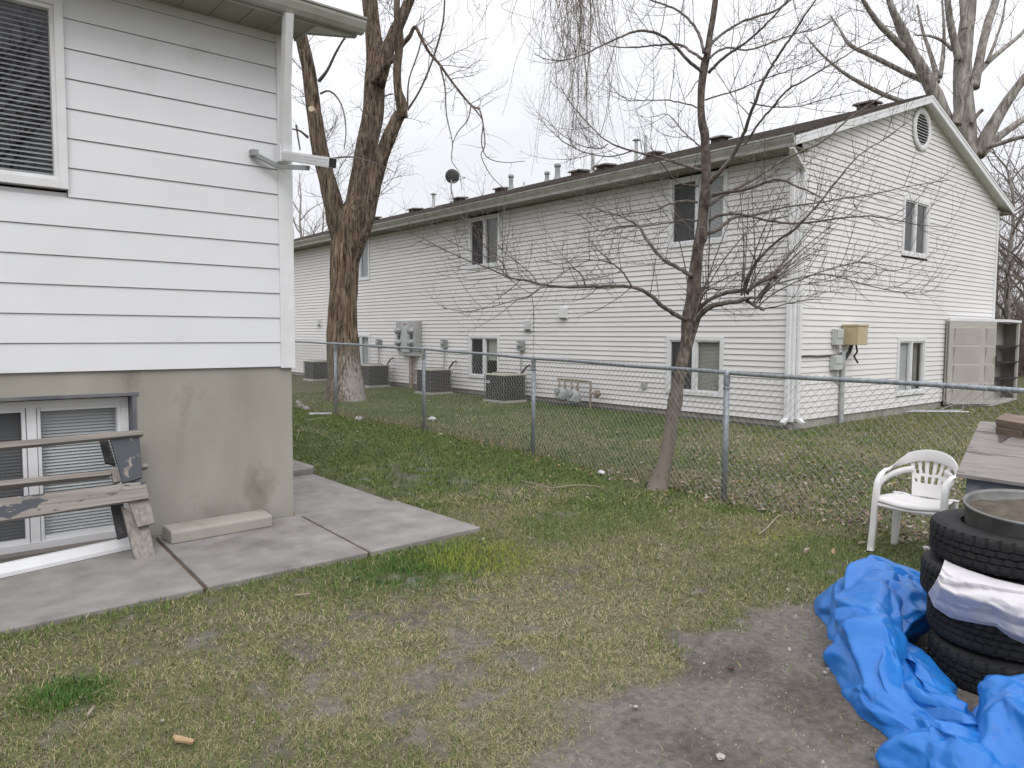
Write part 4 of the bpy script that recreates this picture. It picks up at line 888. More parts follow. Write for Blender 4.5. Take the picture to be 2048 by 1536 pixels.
# ------------------------------------------------------------------ chain link fence
FPTS = [((6.30, -3.0), 1.21), ((6.30, 1.75), 1.21), ((6.176, 4.162), 1.237), ((6.645, 7.491), 1.277), ((6.853, 10.488), 1.341), ((6.76, 13.51), 1.394), ((6.62, 16.6), 1.43), ((6.5, 19.6), 1.46)]
fn = thing('chain_link_fence', 'galvanised chain link fence with top rail between the two yards', 'fence', (6.3, 4, 0))
fl = np.array([p[0][1] for p in FPTS]); fxx = np.array([p[0][0] for p in FPTS]); fzz = np.array([p[1] for p in FPTS])
s = MB(); yy = np.linspace(-3, 19.6, 90)
s.tube([(np.interp(y, fl, fxx), y, np.interp(y, fl, fzz) + 0.004 * math.sin(y * 3.1)) for y in yy], 0.0205, 10); ral = s.build('top_rail', M['galv'], fn, True)
lean = {2: (-0.075, 0.0)}
for i in (1, 2, 3, 4, 5, 6, 7):
    (x, y), z = FPTS[i]
    if i == 1: y = 0.75
    tx, ty = 0.0, 0.0
    s = MB(); s.tube([(x + 0.0, y, -0.15), (x, y, z - 0.09)], 0.0285, 12); s.lathe([(0.031, z - 0.12), (0.033, z - 0.03), (0.03, z - 0.005), (0.012, z + 0.028), (0.0, z + 0.032)], (x, y, 0), k=12)
    s.lathe([(0.034, z - 0.16), (0.034, z - 0.14)], (x, y, 0), k=12); s.build('post', M['galv'], fn, True)
s = MB(); ylen = [0.0]; cur = []
tot = np.arange(-2.5, 19.5, 0.001); tx_ = np.interp(tot, fl, fxx); arc = np.concatenate([[0], np.cumsum(np.hypot(np.diff(tot), np.diff(tx_)))])
pitch, nzg = 0.037, 32
nw = int(arc[-1] / pitch)
for w_ in range(nw):
    s0 = w_ * pitch; P_ = []
    bulge = random.Random(w_ // 9).uniform(-1, 1)
    for j in range(nzg + 1):
        sg = pitch / 2 if (j + w_) % 2 else -pitch / 2
        ss = s0 + sg * 0.98 + pitch / 2; y = float(np.interp(ss, arc, tot)); x = float(np.interp(y, fl, fxx)); zt = float(np.interp(y, fl, fzz)) + 0.028
        f_ = j / nzg; z = zt * (1 - f_) + (-0.02) * f_
        sag = 0.02 * math.sin(f_ * math.pi) * math.sin(y * 0.9 + 1)
        P_.append((x - 0.034 + sag + (0.002 if (j + w_) % 2 else -0.002), y, z))
    s.tube(P_, 0.0020, 4, False)
s.build('wire_mesh', M['wire'], fn)

# ------------------------------------------------------------------ trees
def catmull(pts, n):
    P = [np.array(p, float) for p in pts]; P = [2 * P[0] - P[1]] + P + [2 * P[-1] - P[-2]]; o = []
    m = len(P) - 3
    for i in range(n + 1):
        t = i / n * m; k = min(int(t), m - 1); u = t - k; a, b, c, d = P[k:k + 4]
        o.append(0.5 * ((2 * b) + (c - a) * u + (2 * a - 5 * b + 4 * c - d) * u * u + (3 * b - a - 3 * c + d) * u ** 3))
    return o
def pxbranch(L, D0, D1=None, n=None, e=1.0):
    """(x,y,width px) in the photo, depth running from D0 to D1 -> points and radii in the place"""
    D1 = D0 if D1 is None else D1; k = len(L) - 1; P = []; 
    for i, q in enumerate(L):
        D = D0 + (D1 - D0) * (i / k) ** e; p = atd(q[0], q[1], D); P.append((*p, q[2] / 2 / FPX * D))
    n = n or max(6, k * 4); C = catmull(P, n)
    return [c[:3] for c in C], [max(float(c[3]), 0.0012) for c in C]
def twigs(mb, pts, rad, rg, step, length, r0, up=0.25, droop=0.0, lvl=1, k=3, t0=0.1, nseg=5, spread=0.9, curl=0.12, sub=0.5, jit=0.16, pair=False):
    P = [Vector(p) for p in pts]; acc = 0.0; nxt = step * rg.uniform(0.2, 1); tot = sum((P[i + 1] - P[i]).length for i in range(len(P) - 1)); run = 0.0
    for i in range(len(P) - 1):
        seg = (P[i + 1] - P[i]); l = seg.length
        if l < 1e-5: continue
        T = seg / l
        while acc + l > nxt:
            f = (nxt - acc) / l; q = P[i] + seg * f; frac = nxt / tot; nxt += step * rg.uniform(0.55, 1.5)
            if frac < t0: continue
            a = Vector((rg.gauss(0, 1), rg.gauss(0, 1), rg.gauss(0, 1))); a = a - T * a.dot(T)
            if a.length < 1e-3: continue
            a.normalize()
            for sgn in ((1, -1) if pair and rg.random() < 0.6 else (1,)):
                d = (T * rg.uniform(0.35, 0.9) + a * sgn * spread + Vector((0, 0, up))).normalized()
                LL = length * rg.uniform(0.35, 1.25) * (1.15 - 0.6 * frac); rr0 = min(r0 * rg.uniform(0.7, 1.2), (rad[i] if hasattr(rad, '__len__') else rad) * 0.75)
                R = [q]; sl = LL / nseg
                for j in range(nseg):
                    R.append(R[-1] + d * sl); d = (d + Vector((rg.gauss(0, jit), rg.gauss(0, jit), rg.gauss(0, jit) * 0.7 + curl - droop))).normalized()
                rs_ = [rr0 * (1 - 0.68 * j / nseg) for j in range(nseg + 1)]
                mb.tube(R, rs_, k if rr0 > 0.004 else 3, False)
                if lvl > 1: twigs(mb, R, rs_, rg, step * 0.62, length * sub, r0 * 0.6, up, droop, lvl - 1, 3, 0.12, max(3, nseg - 1), spread, curl, sub, jit, pair)
        acc += l
def bark_disp(amp, fr, seed):
    def f(p, r, i):
        q = Vector((p.x * fr + seed, p.y * fr, p.z * fr * 0.22)); return amp * r * (mnoise.noise(q) + 0.5 * mnoise.noise(q * 2.7) + 0.3 * mnoise.noise(q * 6))
    return f

# --- the big old tree beyond the fence
DE = depth((8.4, 16.2, 0))
el = thing('old_tree', 'big old tree with furrowed brown bark and a pale bare patch at its foot', 'tree', (8.4, 16.2, 0))
rg = random.Random(11)
s = MB(); P, R = pxbranch([(690, 815, 104), (690, 800, 86), (690, 775, 74), (688, 740, 66), (686, 690, 60), (685, 640, 56), (687, 580, 55), (690, 530, 56), (695, 485, 59), (700, 455, 64), (704, 430, 54), (708, 405, 36), (712, 385, 14)], DE, n=90)
s.tube(P, R, 44, True, bark_disp(0.10, 4.2, 3)); s.build('trunk', M['elm_trunk'], el, True)
limbs = [([(690, 515, 30), (676, 452, 46), (668, 410, 42), (652, 350, 37), (640, 300, 35), (630, 240, 32), (624, 190, 31), (617, 140, 29), (606, 90, 27), (596, 40, 25), (584, -30, 22), (560, -130, 15)], 0.0, -0.9),
         ([(697, 520, 40), (708, 460, 56), (716, 400, 52), (726, 340, 48), (736, 280, 46), (745, 230, 46), (750, 170, 46), (753, 120, 44), (746, 60, 34), (740, 0, 34), (736, -70, 28), (728, -170, 18)], 0.1, 0.6),
         ([(756, 170, 34), (772, 110, 32), (788, 70, 28), (806, 30, 24), (826, -15, 20), (860, -90, 15), (900, -160, 9)], 0.15, 0.2),
         ([(703, 520, 34), (722, 455, 46), (738, 400, 38), (752, 350, 33), (766, 305, 31), (780, 270, 30), (793, 240, 28), (800, 228, 26)], 0.0, -0.5),
         ([(806, 236, 22), (802, 205, 24), (796, 180, 19), (794, 140, 19), (798, 100, 18), (800, 70, 16), (794, 30, 15), (796, -20, 13), (810, -100, 9)], -0.5, -1.0),
         ([(752, 160, 14), (772, 132, 12), (790, 115, 11), (805, 90, 10), (818, 75, 9), (830, 54, 8), (842, 75, 7), (858, 104, 6.5), (880, 130, 6), (905, 165, 5), (940, 208, 4.5), (958, 218, 4)], -0.2, -1.2)]
LM = []
for L_, d0, d1 in limbs:
    s = MB(); P, R = pxbranch(L_, DE + d0, DE + d1, n=48); R = [r * 0.92 for r in R]; LM.append((P, R)); s.tube(P, R, 20 if R[0] > 0.12 else 8, True, bark_disp(0.09, 5.0, d1 * 7)); s.build('limb', M['elm_bark'], el, True)
s = MB(); cp = np.array(LM[3][0][-1]); dv = Vector(cp - np.array(LM[3][0][-4])).normalized(); s.lathe([(0.0, 0.02), (LM[3][1][-1] * 0.8, 0.018), (LM[3][1][-1] * 0.85, -0.02)], cp, (dv * 0.6 + Vector((-0.5, -0.6, 0.1))).normalized(), 14); s.build('cut_face', M['cutwood'], el)
s = MB(); cp = atd(623, 218, DE - 0.55 - 0.3); s.lathe([(0.0, 0.02), (0.07, 0.015), (0.085, -0.1)], cp, (-FW[0], -FW[1], 0.2), 10); s.build('cut_face', M['cutwood'], el)
# crown: side branches, then fine drooping twigs
s = MB()
for L_, d0, d1 in [([(630, 315, 6), (660, 317, 4), (690, 314, 4), (715, 316, 3), (760, 330, 2), (790, 345, 1.5)], -0.8, -1.6), ([(641, 187, 5), (655, 182, 4), (670, 190, 4), (685, 215, 3), (692, 260, 2.5), (688, 300, 2)], -0.6, -1.3),
                   ([(638, 162, 8), (655, 140, 6), (672, 105, 5), (690, 75, 4), (705, 60, 3)], -0.5, -1.5), ([(940, 208, 4), (955, 225, 3.5), (966, 245, 3), (963, 285, 2.5), (975, 315, 2), (1010, 325, 1.5), (1050, 322, 1.2)], -1.2, -1.6),
                   ([(958, 215, 3.5), (965, 240, 3), (970, 290, 2.5), (962, 310, 2), (975, 340, 1.8), (990, 360, 1.5), (1012, 380, 1.2)], -1.2, -1.5), ([(880, 130, 4), (890, 175, 3), (893, 230, 2.5), (905, 285, 2), (903, 320, 1.8), (918, 345, 1.5), (924, 380, 1.2)], -1.0, -1.4),
                   ([(942, 212, 3), (935, 240, 2.5), (915, 265, 2), (904, 290, 1.8)], -1.2, -1.3), ([(616, 275, 6), (600, 262, 4), (585, 258, 3)], -0.6, -1.0), ([(592, 250, 4), (600, 300, 3)], -0.4, -0.4),
                   ([(815, 220, 5), (840, 180, 4), (865, 120, 4), (885, 50, 4), (890, -10, 3)], -0.9, -1.8), ([(815, 215, 4), (818, 160, 3), (838, 100, 3), (850, 40, 2)], -0.9, -1.5), ([(757, 200, 4), (775, 190, 3), (785, 188, 3)], -0.2, -0.6)]:
    P, R = pxbranch(L_, DE + d0, DE + d1, n=20); s.tube(P, R, 5, False); twigs(s, P, R, rg, 0.42, 0.7, 0.006, 0.0, 0.05, 1, jit=0.22)
for (P, R), t0_ in zip(LM, (0.15, 0.25, 0.3, 0.2, 0.2, 0.35)):
    twigs(s, P, R, rg, 0.17, 1.5, 0.010, 0.1, 0.06, 2, t0=t0_, nseg=7, jit=0.26, sub=0.45)
s.build('crown', M['twig'], el)
# a long limb reaching out over the yard above the frame, with weeping strands
s = MB(); P, R = pxbranch([(880, -130, 14), (960, -190, 12), (1060, -200, 10), (1150, -150, 8), (1230, -70, 6), (1260, -10, 4)], DE - 0.2, DE - 3.5, n=24); s.tube(P, R, 8, True)
s.build('limb', M['elm_bark'], el, True)
s = MB()
stems = []
for (x0, y1, w0) in ((1168, 300, 4.5), (1182, 330, 5), (1140, 210, 3.5), (1200, 190, 3), (1120, 160, 3), (1155, 260, 3.5)):
    x = x0 - 10; L_ = [(x, -120, w0)]
    for j in range(1, 9): x += rg.gauss(1.5, 5); L_.append((x, -120 + (y1 + 120) * j / 8, w0 * (1 - 0.8 * j / 8)))
    P, R = pxbranch(L_, DE - 3.2 + rg.uniform(-0.5, 0.5), n=40); s.tube(P, [max(r, 0.003) for r in R], 4, False); stems.append((P, R))
    twigs(s, P, R, rg, 0.13, 0.75, 0.0042, -0.1, 0.10, 2, t0=0.1, nseg=6, jit=0.42, spread=1.1, sub=0.5, curl=0.0)
for _ in range(85):
    x0 = rg.gauss(1160, 48) if rg.random() < 0.75 else rg.uniform(900, 1290); D = rg.uniform(DE - 4.2, DE - 2.0); ytop = rg.uniform(-130, 10)
    y1 = 20 + 300 * rg.random() * math.exp(-((x0 - 1170) / 110) ** 2) + rg.uniform(0, 90); L_ = [(x0, ytop, 2.4)]; x = x0; nn = 8; dx = rg.gauss(0, 5); vx = 0
    for j in range(1, nn + 1):
        vx = 0.6 * vx + rg.gauss(0, 6.0); x += dx * 0.5 + vx; L_.append((x, ytop + (y1 - ytop) * j / nn, 1.8 - 1.0 * j / nn))
    P, R = pxbranch(L_, D, D + rg.uniform(-0.6, 0.6), n=24); R = [max(r * 0.75, 0.0022) for r in R]; s.tube(P, R, 3, False)
    twigs(s, P, R, rg, 0.22, 0.42, 0.0026, 0.0, 0.06, 1, t0=0.1, nseg=5, jit=0.45, spread=1.2, curl=0.0)
s.build('weeping_twigs', M['twig_weep'], el)

# --- the young tree at the fence
DY = depth((6.15, 4.94, 0))
yt = thing('young_tree', 'young leaning bare tree with smooth brown bark standing at the fence', 'tree', (6.15, 4.94, 0)); rg = random.Random(4)
TR = [(1312, 990, 62), (1317, 972, 44), (1327, 930, 31), (1338, 880, 28), (1346, 830, 26), (1350, 805, 30), (1353, 780, 26), (1361, 745, 25), (1367, 715, 25), (1374, 685, 27), (1379, 655, 35), (1383, 630, 38), (1386, 605, 31), (1388, 570, 27), (1392, 530, 23), (1397, 490, 22), (1402, 475, 26), (1404, 450, 21), (1408, 410, 21), (1411, 370, 20), (1412, 330, 19.5), (1411, 290, 18), (1409, 265, 18), (1404, 245, 16), (1402, 210, 14), (1404, 170, 15), (1409, 130, 16), (1414, 110, 14), (1420, 70, 12.5), (1427, 30, 12), (1432, -10, 11), (1440, -80, 9), (1446, -170, 5)]
P, R = pxbranch(TR, DY, DY + 0.15, n=150); R = [r * 0.97 for r in R]
s = MB(); s.tube(P, R, 22, True, bark_disp(0.10, 9.0, 1)); s.build('trunk', M['young_bark'], yt, True)
YB = [([(1372, 640, 18), (1350, 628, 15), (1325, 612, 14), (1300, 590, 13), (1272, 576, 12), (1235, 572, 11), (1190, 573, 10), (1140, 574, 9), (1090, 570, 8), (1050, 560, 7), (1020, 556, 6), (985, 540, 5), (940, 522, 4), (890, 500, 3.5), (840, 474, 3), (792, 458, 2)], -0.1, -1.1),
      ([(1265, 576, 6), (1248, 548, 5), (1225, 528, 4), (1190, 520, 3.5), (1150, 520, 3), (1115, 528, 2.5), (1078, 518, 2)], -0.4, -0.9),
      ([(1018, 555, 4), (1000, 520, 3), (960, 510, 2.5), (925, 495, 2), (880, 470, 2), (855, 440, 1.6)], -0.9, -1.3), ([(1075, 570, 4), (1060, 545, 3.5), (1010, 505, 3), (960, 460, 2.5), (920, 430, 2)], -0.9, -0.5),
      ([(1085, 570, 4), (1060, 590, 3.5), (1030, 600, 3), (990, 612, 2.5), (940, 622, 2.5), (920, 622, 2), (885, 615, 1.8)], -0.8, -1.3), ([(1172, 572, 5), (1160, 545, 4), (1140, 538, 3.5), (1120, 550, 3), (1085, 575, 2.5), (1050, 600, 2)], -0.6, -1.2),
      ([(1384, 552, 16), (1355, 535, 13), (1328, 520, 12), (1305, 495, 11), (1288, 470, 10), (1276, 452, 8), (1240, 432, 5), (1200, 420, 4), (1165, 400, 3), (1140, 375, 2)], 0.0, 0.9), ([(1275, 450, 6), (1225, 455, 4), (1200, 462, 3), (1172, 440, 2.5), (1150, 425, 2)], 0.6, 0.2),
      ([(1395, 405, 9), (1370, 402, 8), (1340, 408, 7), (1310, 420, 6), (1280, 424, 4.5), (1230, 430, 3), (1208, 428, 2)], -0.1, -0.8), ([(1395, 442, 7), (1370, 440, 6), (1335, 446, 5), (1290, 452, 4), (1240, 456, 3), (1210, 470, 2)], 0.1, 0.7),
      ([(1402, 340, 11), (1370, 331, 9), (1335, 320, 8), (1300, 310, 7), (1265, 302, 6.5), (1230, 290, 6), (1205, 275, 4.5), (1170, 240, 3.5), (1140, 205, 3), (1122, 175, 2)], 0.0, 0.8), ([(1265, 302, 5), (1220, 313, 4), (1170, 305, 3.5), (1130, 285, 3), (1100, 260, 2.5), (1088, 248, 2)], 0.4, 0.0), ([(1216, 288, 4), (1200, 297, 3.5), (1160, 290, 3), (1125, 270, 2.5), (1095, 242, 2)], 0.6, 1.2),
      ([(1398, 372, 6), (1365, 368, 5), (1345, 355, 4.5), (1330, 335, 4), (1312, 315, 3), (1290, 300, 2)], -0.1, -0.7), ([(1403, 142, 12), (1380, 125, 11), (1350, 92, 10), (1325, 72, 9), (1300, 63, 9), (1275, 62, 8), (1250, 70, 7), (1210, 88, 6), (1180, 103, 5), (1150, 115, 4), (1120, 121, 3.5), (1090, 117, 3), (1068, 107, 2)], 0.0, -1.3),
      ([(1404, 118, 10), (1380, 102, 9), (1360, 90, 8), (1315, 90, 6), (1280, 94, 5), (1240, 94, 4), (1215, 90, 3), (1190, 70, 2.5), (1160, 40, 2)], 0.0, 0.8), ([(1408, 105, 11), (1400, 75, 10), (1388, 52, 9), (1370, 32, 8), (1350, 18, 7), (1325, 8, 6), (1290, -5, 5), (1250, -30, 3)], 0.0, 0.7), ([(1404, 220, 6), (1385, 212, 5), (1355, 203, 5), (1320, 200, 4), (1285, 201, 3.5), (1255, 200, 3), (1235, 185, 2.5), (1215, 165, 2)], 0.0, -0.7),
      ([(1402, 295, 6), (1385, 280, 5), (1365, 262, 4), (1348, 240, 4), (1330, 228, 3), (1300, 235, 2)], 0.0, 0.5), ([(1405, 155, 5), (1392, 165, 4), (1380, 185, 3), (1365, 200, 2)], 0.0, -0.4), ([(1412, 108, 11), (1425, 85, 10), (1445, 68, 9), (1475, 48, 8), (1510, 34, 8), (1545, 24, 7), (1575, 5, 6), (1605, -20, 4)], 0.05, 0.9),
      ([(1418, 145, 11), (1440, 122, 10), (1465, 103, 9), (1490, 86, 8), (1515, 65, 7), (1545, 35, 6), (1575, 0, 5), (1600, -40, 3)], 0.05, -0.9), ([(1418, 118, 9), (1435, 103, 8), (1458, 95, 7), (1490, 100, 6), (1520, 94, 6), (1550, 82, 5), (1590, 68, 4), (1640, 55, 3), (1700, 20, 2)], 0.05, 1.3), ([(1410, 200, 6), (1435, 192, 5), (1475, 180, 5), (1510, 165, 4), (1550, 150, 4), (1600, 135, 3), (1660, 110, 2.5), (1720, 70, 2)], 0.1, 1.0),
      ([(1419, 366, 16), (1432, 352, 15), (1455, 325, 13), (1475, 295, 12), (1490, 260, 12), (1500, 230, 11), (1512, 200, 11), (1525, 165, 10), (1545, 130, 9), (1565, 100, 8), (1590, 62, 7), (1610, 30, 6), (1635, -5, 5), (1660, -50, 3)], -0.05, -1.5), ([(1490, 290, 9), (1515, 250, 8), (1545, 215, 8), (1575, 180, 7), (1610, 160, 6), (1660, 130, 5), (1720, 95, 4), (1790, 60, 3), (1850, 25, 2)], -0.6, -1.7), ([(1500, 205, 5), (1530, 212, 5), (1565, 215, 4), (1610, 210, 3.5), (1660, 195, 3), (1720, 180, 2)], -0.7, -0.3),
      ([(1424, 392, 12), (1445, 385, 11), (1475, 382, 10), (1505, 375, 9), (1540, 362, 8), (1565, 360, 8), (1590, 372, 7), (1612, 380, 6), (1640, 395, 4), (1660, 420, 3)], 0.0, -1.2), ([(1420, 410, 12), (1440, 395, 11), (1470, 378, 11), (1505, 360, 10), (1535, 340, 9), (1570, 318, 8), (1610, 300, 7), (1650, 280, 6), (1700, 235, 5), (1760, 195, 4), (1810, 165, 3), (1850, 140, 2)], 0.0, 1.2),
      ([(1418, 442, 11), (1440, 430, 10), (1475, 428, 9), (1505, 434, 8), (1540, 442, 8), (1580, 447, 7), (1630, 444, 7), (1680, 436, 6), (1740, 432, 5), (1790, 440, 4), (1840, 450, 3), (1900, 455, 2)], -0.0, -1.0), ([(1414, 468, 14), (1435, 460, 12), (1452, 445, 11), (1470, 435, 10), (1500, 432, 9), (1530, 424, 7), (1570, 415, 6), (1640, 405, 5), (1700, 395, 4), (1760, 385, 3.5), (1820, 372, 2.5), (1900, 360, 2)], 0.1, 1.0),
      ([(1392, 640, 22), (1408, 622, 19), (1425, 612, 18), (1450, 606, 16), (1475, 603, 15), (1492, 598, 15)], 0.0, -0.35), ([(1392, 625, 14), (1405, 610, 13), (1425, 596, 13), (1450, 586, 13), (1475, 582, 14), (1488, 580, 12)], 0.0, -0.25), ([(1488, 582, 13), (1495, 555, 11), (1512, 525, 10), (1535, 500, 9), (1560, 478, 8), (1590, 458, 8), (1612, 435, 7), (1640, 405, 6), (1675, 360, 5), (1720, 310, 4), (1780, 270, 3), (1830, 235, 2)], -0.25, -1.4), ([(1492, 585, 14), (1510, 570, 13), (1530, 560, 13), (1548, 554, 14), (1553, 551, 10)], -0.3, -0.6),
      ([(1490, 600, 12), (1500, 596, 10), (1511, 594, 8)], -0.35, -0.5), ([(1492, 600, 11), (1506, 610, 10), (1520, 616, 9), (1528, 621, 6)], -0.35, -0.6), ([(1508, 612, 6), (1525, 590, 6), (1545, 572, 5), (1580, 560, 5), (1630, 550, 4.5), (1665, 552, 4), (1700, 560, 4), (1740, 572, 3.5), (1790, 583, 3), (1830, 585, 2.5), (1890, 580, 1.6)], -0.5, -1.2),
      ([(1512, 618, 5), (1530, 600, 5), (1560, 580, 4.5), (1610, 556, 4.5), (1660, 538, 4), (1710, 526, 4), (1745, 530, 3.5), (1780, 541, 3), (1815, 535, 2.5), (1858, 517, 1.6)], -0.5, -0.9), ([(1520, 620, 4), (1555, 612, 4), (1600, 602, 3), (1640, 598, 2.5), (1662, 601, 1.6)], -0.5, -0.9), ([(1398, 600, 12), (1403, 585, 11), (1408, 575, 9), (1418, 578, 5)], 0.05, 0.2), ([(1390, 625, 7), (1402, 600, 6), (1416, 580, 6), (1440, 578, 4), (1470, 576, 3)], -0.05, -0.2)]
cr_ = MB(); dk = MB()
for i, (L_, d0, d1) in enumerate(YB):
    P, R = pxbranch(L_, DY + d0, DY + d1, n=max(14, len(L_) * 4)); R = [max(r * 0.60, 0.0021) for r in R]
    rgj = random.Random(i); off = [np.array([rgj.gauss(0, 1), rgj.gauss(0, 1), rgj.gauss(0, 1)]) * 0.0022 for _ in P]
    P = [p + o for p, o in zip(P, off)]
    if L_[0][2] >= 11: s = MB(); s.tube(P, R, 9, True, bark_disp(0.10, 14, i)); s.build('limb', M['young_dark'], yt, True)
    else: cr_.tube(P, R, 6, True)
    dense = 0.17 if L_[0][2] > 6 else 0.14
    big = len(L_) > 4
    if big: twigs(cr_, P, R, rg, dense * 1.15, 0.80, 0.0044, 0.22, 0.0, 2, t0=0.12, nseg=7, curl=0.10, sub=0.40, jit=0.07, pair=True)
for (x, y, n_) in ((1490, 590, 11), (1512, 606, 7), (1415, 580, 4), (1383, 640, 3)):      # watershoots from the old cuts
    for _ in range(n_):
        dx = rg.uniform(-0.5, 2.6) * 60; dy = -rg.uniform(40, 230); L_ = [(x + rg.uniform(-8, 8), y + rg.uniform(-6, 6), 3.2), (x + dx * 0.4, y + dy * 0.45, 2.6), (x + dx * 1.1 + rg.uniform(-15, 15), y + dy, 1.4)]
        P, R = pxbranch(L_, DY - 0.3, DY - 0.3 + rg.uniform(-0.9, 0.9), n=10); cr_.tube(P, R, 3, False); twigs(cr_, P, R, rg, 0.2, 0.3, 0.0035, 0.2, 0, 1, nseg=4, pair=True)
cr_.build('crown', M['young_dark'], yt)

# --- pale cottonwood behind the gable
DP = 27.0
ct = thing('cottonwood', 'tall pale barked bare tree rising behind the gable roof', 'tree', tuple(onz(1940, 732))); rg = random.Random(8)
CB = [([(1945, 740, 60), (1942, 600, 54), (1938, 450, 48), (1934, 330, 42), (1932, 260, 38), (1926, 180, 36), (1925, 130, 32), (1930, 80, 30), (1938, 20, 26), (1944, -60, 20), (1950, -160, 10)], 0.0, 0.3),
      ([(1920, 330, 34), (1895, 250, 28), (1870, 190, 28), (1850, 150, 24), (1825, 105, 20), (1805, 60, 17), (1785, 20, 13), (1770, -30, 9), (1750, -100, 4)], -0.2, -1.5), ([(1850, 150, 16), (1820, 110, 15), (1790, 80, 14), (1760, 50, 12), (1735, 15, 9), (1715, -20, 6)], -0.4, -2.0), ([(1835, 125, 14), (1800, 65, 11), (1785, 15, 9), (1775, -40, 5)], -0.4, 0.6), ([(1860, 165, 12), (1820, 150, 11), (1780, 130, 10), (1740, 110, 9), (1700, 90, 7), (1680, 60, 4), (1660, 30, 3)], -0.3, 0.8), ([(1880, 250, 12), (1820, 210, 10), (1770, 190, 9), (1720, 165, 8), (1680, 140, 6), (1640, 105, 4), (1610, 70, 2)], -0.3, -1.5),
      ([(1875, 165, 12), (1870, 140, 11), (1860, 105, 8), (1845, 60, 6), (1835, 10, 4)], -0.2, 0.8), ([(1880, 155, 10), (1886, 110, 8), (1888, 60, 6), (1884, 0, 4)], -0.2, 0.4), ([(1918, 120, 16), (1908, 80, 15), (1900, 40, 14), (1893, -10, 11), (1885, -60, 7)], -0.1, -0.7), ([(1930, 60, 16), (1925, 0, 13), (1920, -60, 9)], 0.1, 0.4), ([(1948, 175, 20), (1956, 135, 17), (1966, 85, 16), (1978, 40, 16), (1992, 0, 14), (2010, -60, 9)], 0.1, 0.9), ([(1950, 155, 11), (1975, 125, 10), (2010, 95, 9), (2040, 70, 7), (2080, 30, 5)], 0.1, 1.5), ([(1974, 125, 7), (1990, 85, 6), (2004, 40, 4), (2012, -10, 2)], 0.3, 0.9),
      ([(1955, 310, 28), (1975, 270, 26), (1995, 235, 22), (2020, 195, 19), (2050, 155, 15), (2090, 110, 11), (2140, 40, 6)], 0.0, -1.0), ([(1960, 310, 20), (1990, 280, 15), (2030, 250, 13), (2070, 225, 11), (2130, 190, 6)], 0.1, 1.0), ([(1952, 300, 12), (1990, 290, 10), (2040, 275, 8), (2090, 270, 5)], 0.1, -1.5), ([(1944, 245, 9), (1956, 228, 8), (1966, 219, 7)], -0.3, -0.6), ([(1912, 250, 20), (1925, 190, 17), (1938, 155, 12)], -0.7, -0.8), ([(1905, 100, 7), (1885, 82, 6), (1860, 72, 5), (1830, 70, 3)], -0.1, -0.6)]
tk = MB()
for i, (L_, d0, d1) in enumerate(CB):
    P, R = pxbranch(L_, DP + d0, DP + d1, n=40); s = MB() ; s.tube(P, R, 16 if R[0] > 0.15 else 8, True, bark_disp(0.08, 3.5, i)); s.build('trunk' if i == 0 else 'limb', M['pale_bark'], ct, True)
    if i: twigs(tk, P, R, rg, 0.34, 2.0, 0.014, 0.3, 0.0, 2, t0=0.3, nseg=6, sub=0.5, jit=0.16)
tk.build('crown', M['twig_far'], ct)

# --- generic bare trees in the background
def bare_tree(label, name, base, h, seed, material=None, twm=None, spread=0.55, n_l=9, dens=0.55, group=None, r0=None):
    rg = random.Random(seed); t = thing(name, label, 'tree', base, group); b = Vector(base); r = r0 or h * 0.014
    s = MB(); P = [b + Vector((rg.gauss(0, 0.012) * h * (i / 8), rg.gauss(0, 0.012) * h * (i / 8), h * 0.9 * i / 8)) for i in range(9)]; P[0].z -= 0.1; R = [r * (1 - 0.85 * i / 8) for i in range(9)]
    s.tube(P, R, 9, True); s.build('trunk', material or M['pale_bark'], t, True)
    c = MB()
    for j in range(n_l):
        f = 0.18 + 0.72 * (j + rg.random()) / n_l; k = min(int(f * 8), 7); q = P[k].lerp(P[k + 1], f * 8 - k); az = rg.uniform(0, 6.28) ; d = Vector((math.cos(az) * spread * 1.5, math.sin(az) * spread * 1.5, rg.uniform(0.5, 1.1))).normalized()
        LL = h * rg.uniform(0.28, 0.5) * (1.15 - 0.6 * f); Q = [q]; m = 8
        for i in range(m): Q.append(Q[-1] + d * (LL / m)); d = (d + Vector((rg.gauss(0, 0.13), rg.gauss(0, 0.13), rg.gauss(0.05, 0.1)))).normalized()
        rr = [max(r * 0.42 * (1 - f * 0.6) * (1 - 0.85 * i / m), 0.006) for i in range(m + 1)]; c.tube(Q, rr, 5, False)
        twigs(c, Q, rr, rg, dens, LL * 0.42, r * 0.11 + 0.004, 0.25, 0, 2, t0=0.15, nseg=5, sub=0.5, jit=0.2)
    c.build('crown', twm or M['twig_far'], t); return t
GB = 'bare trees far behind the apartment building'
for i, (px, D, h, sd_, lab) in enumerate(((604, 46, 12.5, 21, 'twiggy bare tree far off between the left house corner and the big trunk'), (650, 52, 12.0, 22, 'faint bare tree behind the fork of the big trunk'), (752, 55, 11.6, 23, 'small twiggy bare tree above the far roof end, right of the big trunk'), (790, 60, 11.8, 24, 'faint bare tree over the far roof, rightmost of the small ones there'))):
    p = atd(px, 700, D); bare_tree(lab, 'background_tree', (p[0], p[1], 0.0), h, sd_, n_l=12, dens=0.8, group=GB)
GR = 'bare trees behind the gable end'
